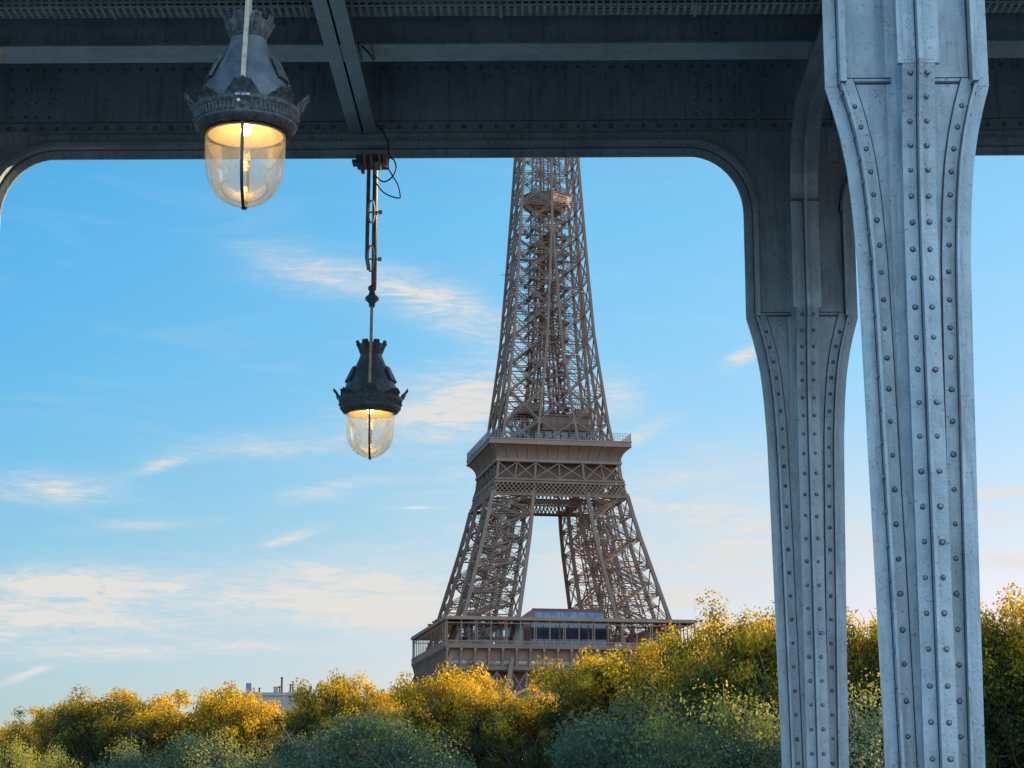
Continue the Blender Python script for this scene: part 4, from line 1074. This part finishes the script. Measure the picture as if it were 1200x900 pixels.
# ------------------------------------------------------------------ trees
def crown_mesh(seed, rx, rz, nclump, nleaf, lsz, kind):
    r = random.Random(seed); vs = []; fs = []; tn = []; cl = []
    lobes = []
    for k in range(9 if kind == 'round' else 6):      # big irregular lobes
        th = r.uniform(0, 2*pi); u = r.uniform(-.5, .95); q = sqrt(max(0, 1-u*u))
        rad = r.uniform(.42, .58)
        lobes.append((Vector((cos(th)*q*rx*.55, sin(th)*q*rx*.55, u*rz*.52)), Vector((rx*rad, rx*rad, rz*rad*.9))))
    lobes.append((Vector((0, 0, 0)), Vector((rx*.75, rx*.75, rz*.78))))
    for k in range(nclump):
        c0, rd_ = lobes[k % len(lobes)] if k % 3 else lobes[-1]
        d = Vector((r.gauss(0, 1), r.gauss(0, 1), r.gauss(0, 1)*.9+.25)).normalized()
        s = r.uniform(.72, 1.02)
        cl.append((c0+Vector((d.x*rd_.x*s, d.y*rd_.y*s, d.z*rd_.z*s)), r.uniform(.7, 1.5), r.random()))
    for (c, cr, tv) in cl:
        nn = int(nleaf*cr*cr/1.6)
        flat = r.uniform(.55, .95)
        for _ in range(nn):
            d = Vector((r.gauss(0, 1), r.gauss(0, 1), r.gauss(0, 1))).normalized()*cr*(r.random()**.45)
            p = c+Vector((d.x, d.y, d.z*flat)); L = lsz*r.uniform(.6, 1.35)
            nl = (d.normalized()*1.1+Vector((0, 0, .35))+Vector((r.gauss(0, .55), r.gauss(0, .55), r.gauss(0, .55)))).normalized()
            a = nl.cross(Vector((r.gauss(0, 1), r.gauss(0, 1), r.gauss(0, 1)))).normalized(); b = nl.cross(a)
            o = len(vs); a *= L*.5; b *= L*.36
            vs += [p-a, p+b*.9+a*.1, p+a, p-b*.9+a*.1]; fs.append((o, o+1, o+2, o+3)); tn.append(min(1, max(0, tv+r.gauss(0, .22))))
    m = MB(); m.v = [tuple(v) for v in vs]; m.f = fs; m.sm = [False]*len(fs); m.a = tn
    return m, cl
def make_tree_meshes(seed, H, rx, rz, nclump, nleaf, lsz, mat, kind='round'):
    zc = H-rz*.98
    m, cl = crown_mesh(seed, rx, rz, nclump, nleaf, lsz, kind)
    zs_ = sorted(v[2] for v in m.v); kz = (H-zc)/zs_[int(len(zs_)*.997)]
    m.v = [(x, y, z*kz+zc) for x, y, z in m.v]; cl = [(Vector((c.x, c.y, c.z*kz)), cr, tv) for c, cr, tv in cl]
    tk = MB(); r = random.Random(seed+50)
    top = zc+rz*.55
    pts = [(0, 0, 0), (.1, 0, H*.12), (r.uniform(-.3, .3), r.uniform(-.3, .3), H*.35), (r.uniform(-.4, .4), r.uniform(-.4, .4), zc), (0, 0, top)]
    tk.tube(pts, [.55, .42, .34, .24, .07], 8)
    for (c, cr, tv) in cl[::2]:
        hb = r.uniform(H*.28, zc+rz*.1); s = Vector((0, 0, hb)); e = c+Vector((0, 0, zc)); mid = (s+e)/2+Vector((r.uniform(-.6, .6), r.uniform(-.6, .6), r.uniform(-.2, .8)))
        tk.tube([s, mid, e], [.15, .09, .03], 5)
    # bare twigs breaking the outline
    for (c, cr, tv) in cl[1::5]:
        e = c+Vector((0, 0, zc)); o_ = Vector((c.x, c.y, abs(c.z)*.8)).normalized(); tk.tube([e, e+o_*cr*1.1], [.04, .015], 4)
    return m, tk, mat
PROTO = {}
def proto(key, *a, **k):
    m, tk, mat = make_tree_meshes(*a, **k)
    cm = m.build('crown', mat); tm_ = tk.build('trunk', BARK)
    PROTO[key] = (cm.data, tm_.data); bpy.data.objects.remove(cm); bpy.data.objects.remove(tm_)
# (H, rx, rz) in metres at scale 1
proto('p0', 11, 22, 6.2, 6.6, 210, 215, .25, LEAF_PLANE)
proto('p1', 12, 22, 6.6, 6.2, 210, 215, .25, LEAF_PLANE)
proto('p2', 13, 22, 5.8, 7.0, 210, 215, .25, LEAF_PLANE)
proto('d0', 21, 22, 6.6, 7.4, 240, 250, .215, LEAF_DARK)
proto('d1', 22, 22, 6.2, 7.8, 240, 250, .215, LEAF_DARK)
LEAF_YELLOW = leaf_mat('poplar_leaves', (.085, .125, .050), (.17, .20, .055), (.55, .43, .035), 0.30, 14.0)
proto('y0', 41, 14, 3.0, 6.0, 70, 170, .15, LEAF_YELLOW, kind='tall')
proto('g0', 31, 14, 4.6, 5.2, 140, 300, .155, LEAF_GREEN)
proto('g1', 32, 14, 4.0, 5.8, 140, 300, .155, LEAF_GREEN)
proto('g2', 33, 14, 3.6, 6.0, 80, 190, .17, LEAF_GREEN, kind='tall')
def plant(key, px, py, D, label, name, cat, group, wide=1.0, mat=None):
    d = ray(px, py); t_ = D/d.y; p = Vector((0, 0, EYE))+d*t_
    Hh = 22 if key[0] in 'pd' else 14
    s = (p.z-G0)/Hh
    t = thing(name, label, cat, (p.x, p.y, G0), random.Random(int(px*7+py)).uniform(0, 6.28), group)
    cm, tm_ = PROTO[key]
    c = bpy.data.objects.new('crown', cm); COL.objects.link(c); c.parent = t
    k = bpy.data.objects.new('trunk', tm_); COL.objects.link(k); k.parent = t
    for o in (c, k): o.scale = (s*wide, s*wide, s)
    return t
back = 'plane trees along the quay'
TREES = [
 ('p1', 2, 848, 300, 1.0, 'low golden-topped tree at the left edge of the photo'),
 ('p0', 48, 832, 280, 1.0, 'rounded olive tree second from the left, sloping down to the edge'),
 ('p2', 92, 822, 262, 1.0, 'olive green tree just left of the highest crown of the left group'),
 ('p1', 132, 808, 250, 1.1, 'highest tree of the left group, with a gold lit rim'),
 ('p0', 200, 814, 240, 1.05, 'broad tree with thin gold tips between left group and golden crown'),
 ('p1', 166, 816, 246, 1.0, 'olive tree filling the dip right of the highest crown of the left group'),
 ('p2', 262, 806, 232, 1.0, 'golden tree directly left of the pale building'),
 ('p1', 298, 824, 228, .75, 'low bright gold tree in front of the pale building'),
 ('p0', 370, 804, 222, .8, 'golden tree just right of the pale building chimneys'),
 ('p2', 398, 793, 218, .85, 'tallest loose golden tree between pale building and the tower'),
 ('p1', 432, 812, 214, .9, 'gold tipped tree below the end of the long roof'),
 ('p0', 480, 812, 206, .8, 'dark olive tree at the left foot of the tower'),
 ('p2', 456, 816, 222, .9, 'low olive tree in the dip left of the dark tree at the tower foot'),
 ('p2', 530, 785, 196, .95, 'bright golden tree under the left corner of the tower gallery'),
 ('p1', 575, 800, 190, .8, 'low golden tree in front of the tower lattice girder'),
 ('p0', 630, 794, 184, .8, 'yellow speckled tree in front of the middle of the tower'),
 ('p2', 690, 768, 178, .9, 'golden tree hiding the right part of the tower frieze'),
 ('p1', 750, 753, 172, .9, 'bright yellow topped tree below the right end of the gallery'),
 ('p0', 792, 765, 160, .8, 'olive tree beside the right corner of the tower gallery'),
 ('d0', 838, 730, 138, .85, 'tall dark green tree just left of the two columns'),
 ('d1', 878, 712, 128, .9, 'tall dark backlit tree partly behind the dark column'),
 ('d0', 935, 728, 124, .9, 'dark tree hidden mostly behind the dark column'),
 ('d1', 1010, 727, 124, .8, 'gold flecked tree seen between the two columns'),
 ('d0', 1075, 720, 122, .9, 'tree standing behind the pale blue-grey column'),
 ('d1', 1150, 702, 118, .9, 'tall gold flecked tree just right of the pale column'),
 ('d0', 1215, 708, 116, .9, 'dark gold flecked tree at the right edge of the photo'),
 ('d1', 1290, 705, 112, 1.0, 'tree of the quay row just beyond the right edge'),
]
for i, (k, px, py, D, wd, lb) in enumerate(TREES):
    plant(k, px, py, D, lb, 'plane_tree', 'tree', back, wd)
lowg = 'young green trees on the lower bank'
LOW = [
 ('y0', 20, 866, 170, .75, 'small yellow tipped tree in the lower left corner'),
 ('y0', 62, 876, 160, .7, 'small tree with one bright yellow tip near the lower left'),
 ('g1', 150, 872, 165, 1.0, 'grey green young tree with pale yellow tip below the left group'),
 ('g0', 235, 862, 160, 1.0, 'pale green young tree with yellowish sprigs at the bottom left'),
 ('g1', 290, 876, 155, 1.0, 'green bush-like tree below the low bright gold tree'),
 ('g0', 385, 856, 140, 1.1, 'blue green tree at the left of the big green clump at the bottom'),
 ('g0', 440, 838, 135, 1.25, 'largest blue green tree at the bottom left of the tower'),
 ('g1', 505, 862, 130, 1.2, 'blue green tree sloping down below the tower gallery corner'),
 ('g1', 700, 840, 120, 1.1, 'grey green tree below the gallery right of the tower middle'),
 ('g2', 745, 815, 116, 1.2, 'slim upright grey green tree with pointed top below the yellow crown'),
 ('g0', 800, 850, 112, 1.0, 'dense green tree at the bottom between upright tree and yellow tree'),
 ('y0', 852, 808, 104, 1.2, 'loose tree with bright yellow tips left of the dark column'),
 ('g1', 893, 835, 102, .9, 'green tree against the left edge of the dark column base'),
 ('g1', 1015, 800, 100, 1.0, 'grey green tree between the two columns at the bottom'),
]
for i, (k, px, py, D, wd, lb) in enumerate(LOW):
    plant(k, px, py, D, lb, 'young_tree', 'tree', lowg, wd)

# ------------------------------------------------------------------ buildings
def apartment(name, label, x0, x1, y0, y1, z0, z1, rz=0, storeys=6, detail=True, loc=None, rf=3.0):
    t = thing(name, label, 'building', loc or ((x0+x1)/2, (y0+y1)/2, z0), rz)
    hx = (x1-x0)/2; hy = (y1-y0)/2; H = z1-z0
    m = MB(); m.box(-hx, hx, -hy, hy, 0, H-rf); m.box(-hx-.3, hx+.3, -hy-.3, hy+.3, H-rf, H-rf+.5); m.box(-hx-.2, hx+.2, -hy-.2, hy+.2, H-rf-3.6, H-rf-3.3)
    for k in range(0, int(2*hx/9)+1): x = -hx+k*9; m.box(x-.4, x+.4, -hy-.15, -hy, 0, H-rf)
    m.build('wall', WALLC, t)
    m = MB(); m.hexa([(-hx, -hy, H-rf+.5), (hx, -hy, H-rf+.5), (hx, hy, H-rf+.5), (-hx, hy, H-rf+.5)], [(-hx+.8, -hy+1.2, H-.6), (hx-.8, -hy+1.2, H-.6), (hx-.8, hy-1.2, H-.6), (-hx+.8, hy-1.2, H-.6)]); ro = m.build('roof', ZINC, t)
    n = int(2*hx/3.0); sh = (H-rf-4)/storeys
    for s_ in range(storeys):
        m = MB()
        for k in range(n):
            x = -hx+(k+.5)*2*hx/n; m.box(x-.55, x+.55, -hy-.04, -hy+.1, 4+s_*sh+.3, 4+s_*sh+.3+min(2.1, sh*.65))
        w_ = m.build('window_row', WGLASS, t)
    return t, ro, hx, hy, H
b1, ro, hx, hy, H = apartment('apartment_building', 'pale stone building with chimneys and a blue roof box behind golden trees', 0, 15.6, 0, 14, 0, 34, loc=None, rf=1.3)
p0 = at(338, 811, 450); b1.location = (at(327, 811, 450).x, 457, G0); 
s_ = (p0.z-G0)/33.4; b1.scale = (1, 1, s_)
m = MB(); m.box(-7.4, -6.2, -6, -4.8, H-.6, H+1.3); m.build('roof_tank', BLUEM, ro)
for (x, h_, w_, mt) in ((-5.8, .9, .15, STEEL), (-4.6, .9, .3, BRICK), (-1.0, 1.1, 1.0, WALLC), (-.2, 1.2, .3, BRICK), (.3, 3.0, .42, BRICK), (2.2, 1.6, .32, BRICK), (2.7, 2.2, .30, BRICK), (4.6, 1.0, .9, WALLC), (6.6, 1.2, .5, BRICK)):
    m = MB(); m.box(x-w_/2, x+w_/2, -5, -5+max(.5, w_), H-1, H-.6+h_); m.box(x-w_/2-.1, x+w_/2+.1, -5.1, -4.9+max(.5, w_), H-.7+h_, H-.5+h_); m.build('chimney', mt, ro)
b2, ro2, hx, hy, H2 = apartment('apartment_building', 'long low pale roof between the golden trees and the left foot of the tower', 0, 18, 0, 14, 0, 33, loc=None, rf=1.3)
p0 = at(408, 814, 520); b2.location = (at(410, 814, 520).x, 527, G0); b2.scale = (1, 1, (p0.z-G0)/32.6)
for x in (-6, -1.5, 3.7, 8.0): m = MB(); m.box(x-.5, x+.5, -3, -2, H2-1, H2+.9); m.build('chimney', BRICK if x % 4 else WALLC, ro2)
# blocks added unseen on the right, heights set to shade viaduct and lower trees
for k, (x, y, L, hgt, lb) in enumerate(((92, 48, 56, 36.0, 'tall stone block added right of the frame at the bridge head to shade the columns'), (84, 219, 62, 36, 'stone block added right of the frame behind the dark trees to shade the lower crowns'), (102, 284, 56, 38, 'stone block added right of the frame, farthest along the quay, to shade the trees'))):
    bq, *_ = apartment('shade_building', lb, -L/2, L/2, -7, 7, 0, hgt, rz=radians(-90), loc=(x, y, G0))
    bq['group'] = 'added shade blocks outside the view'
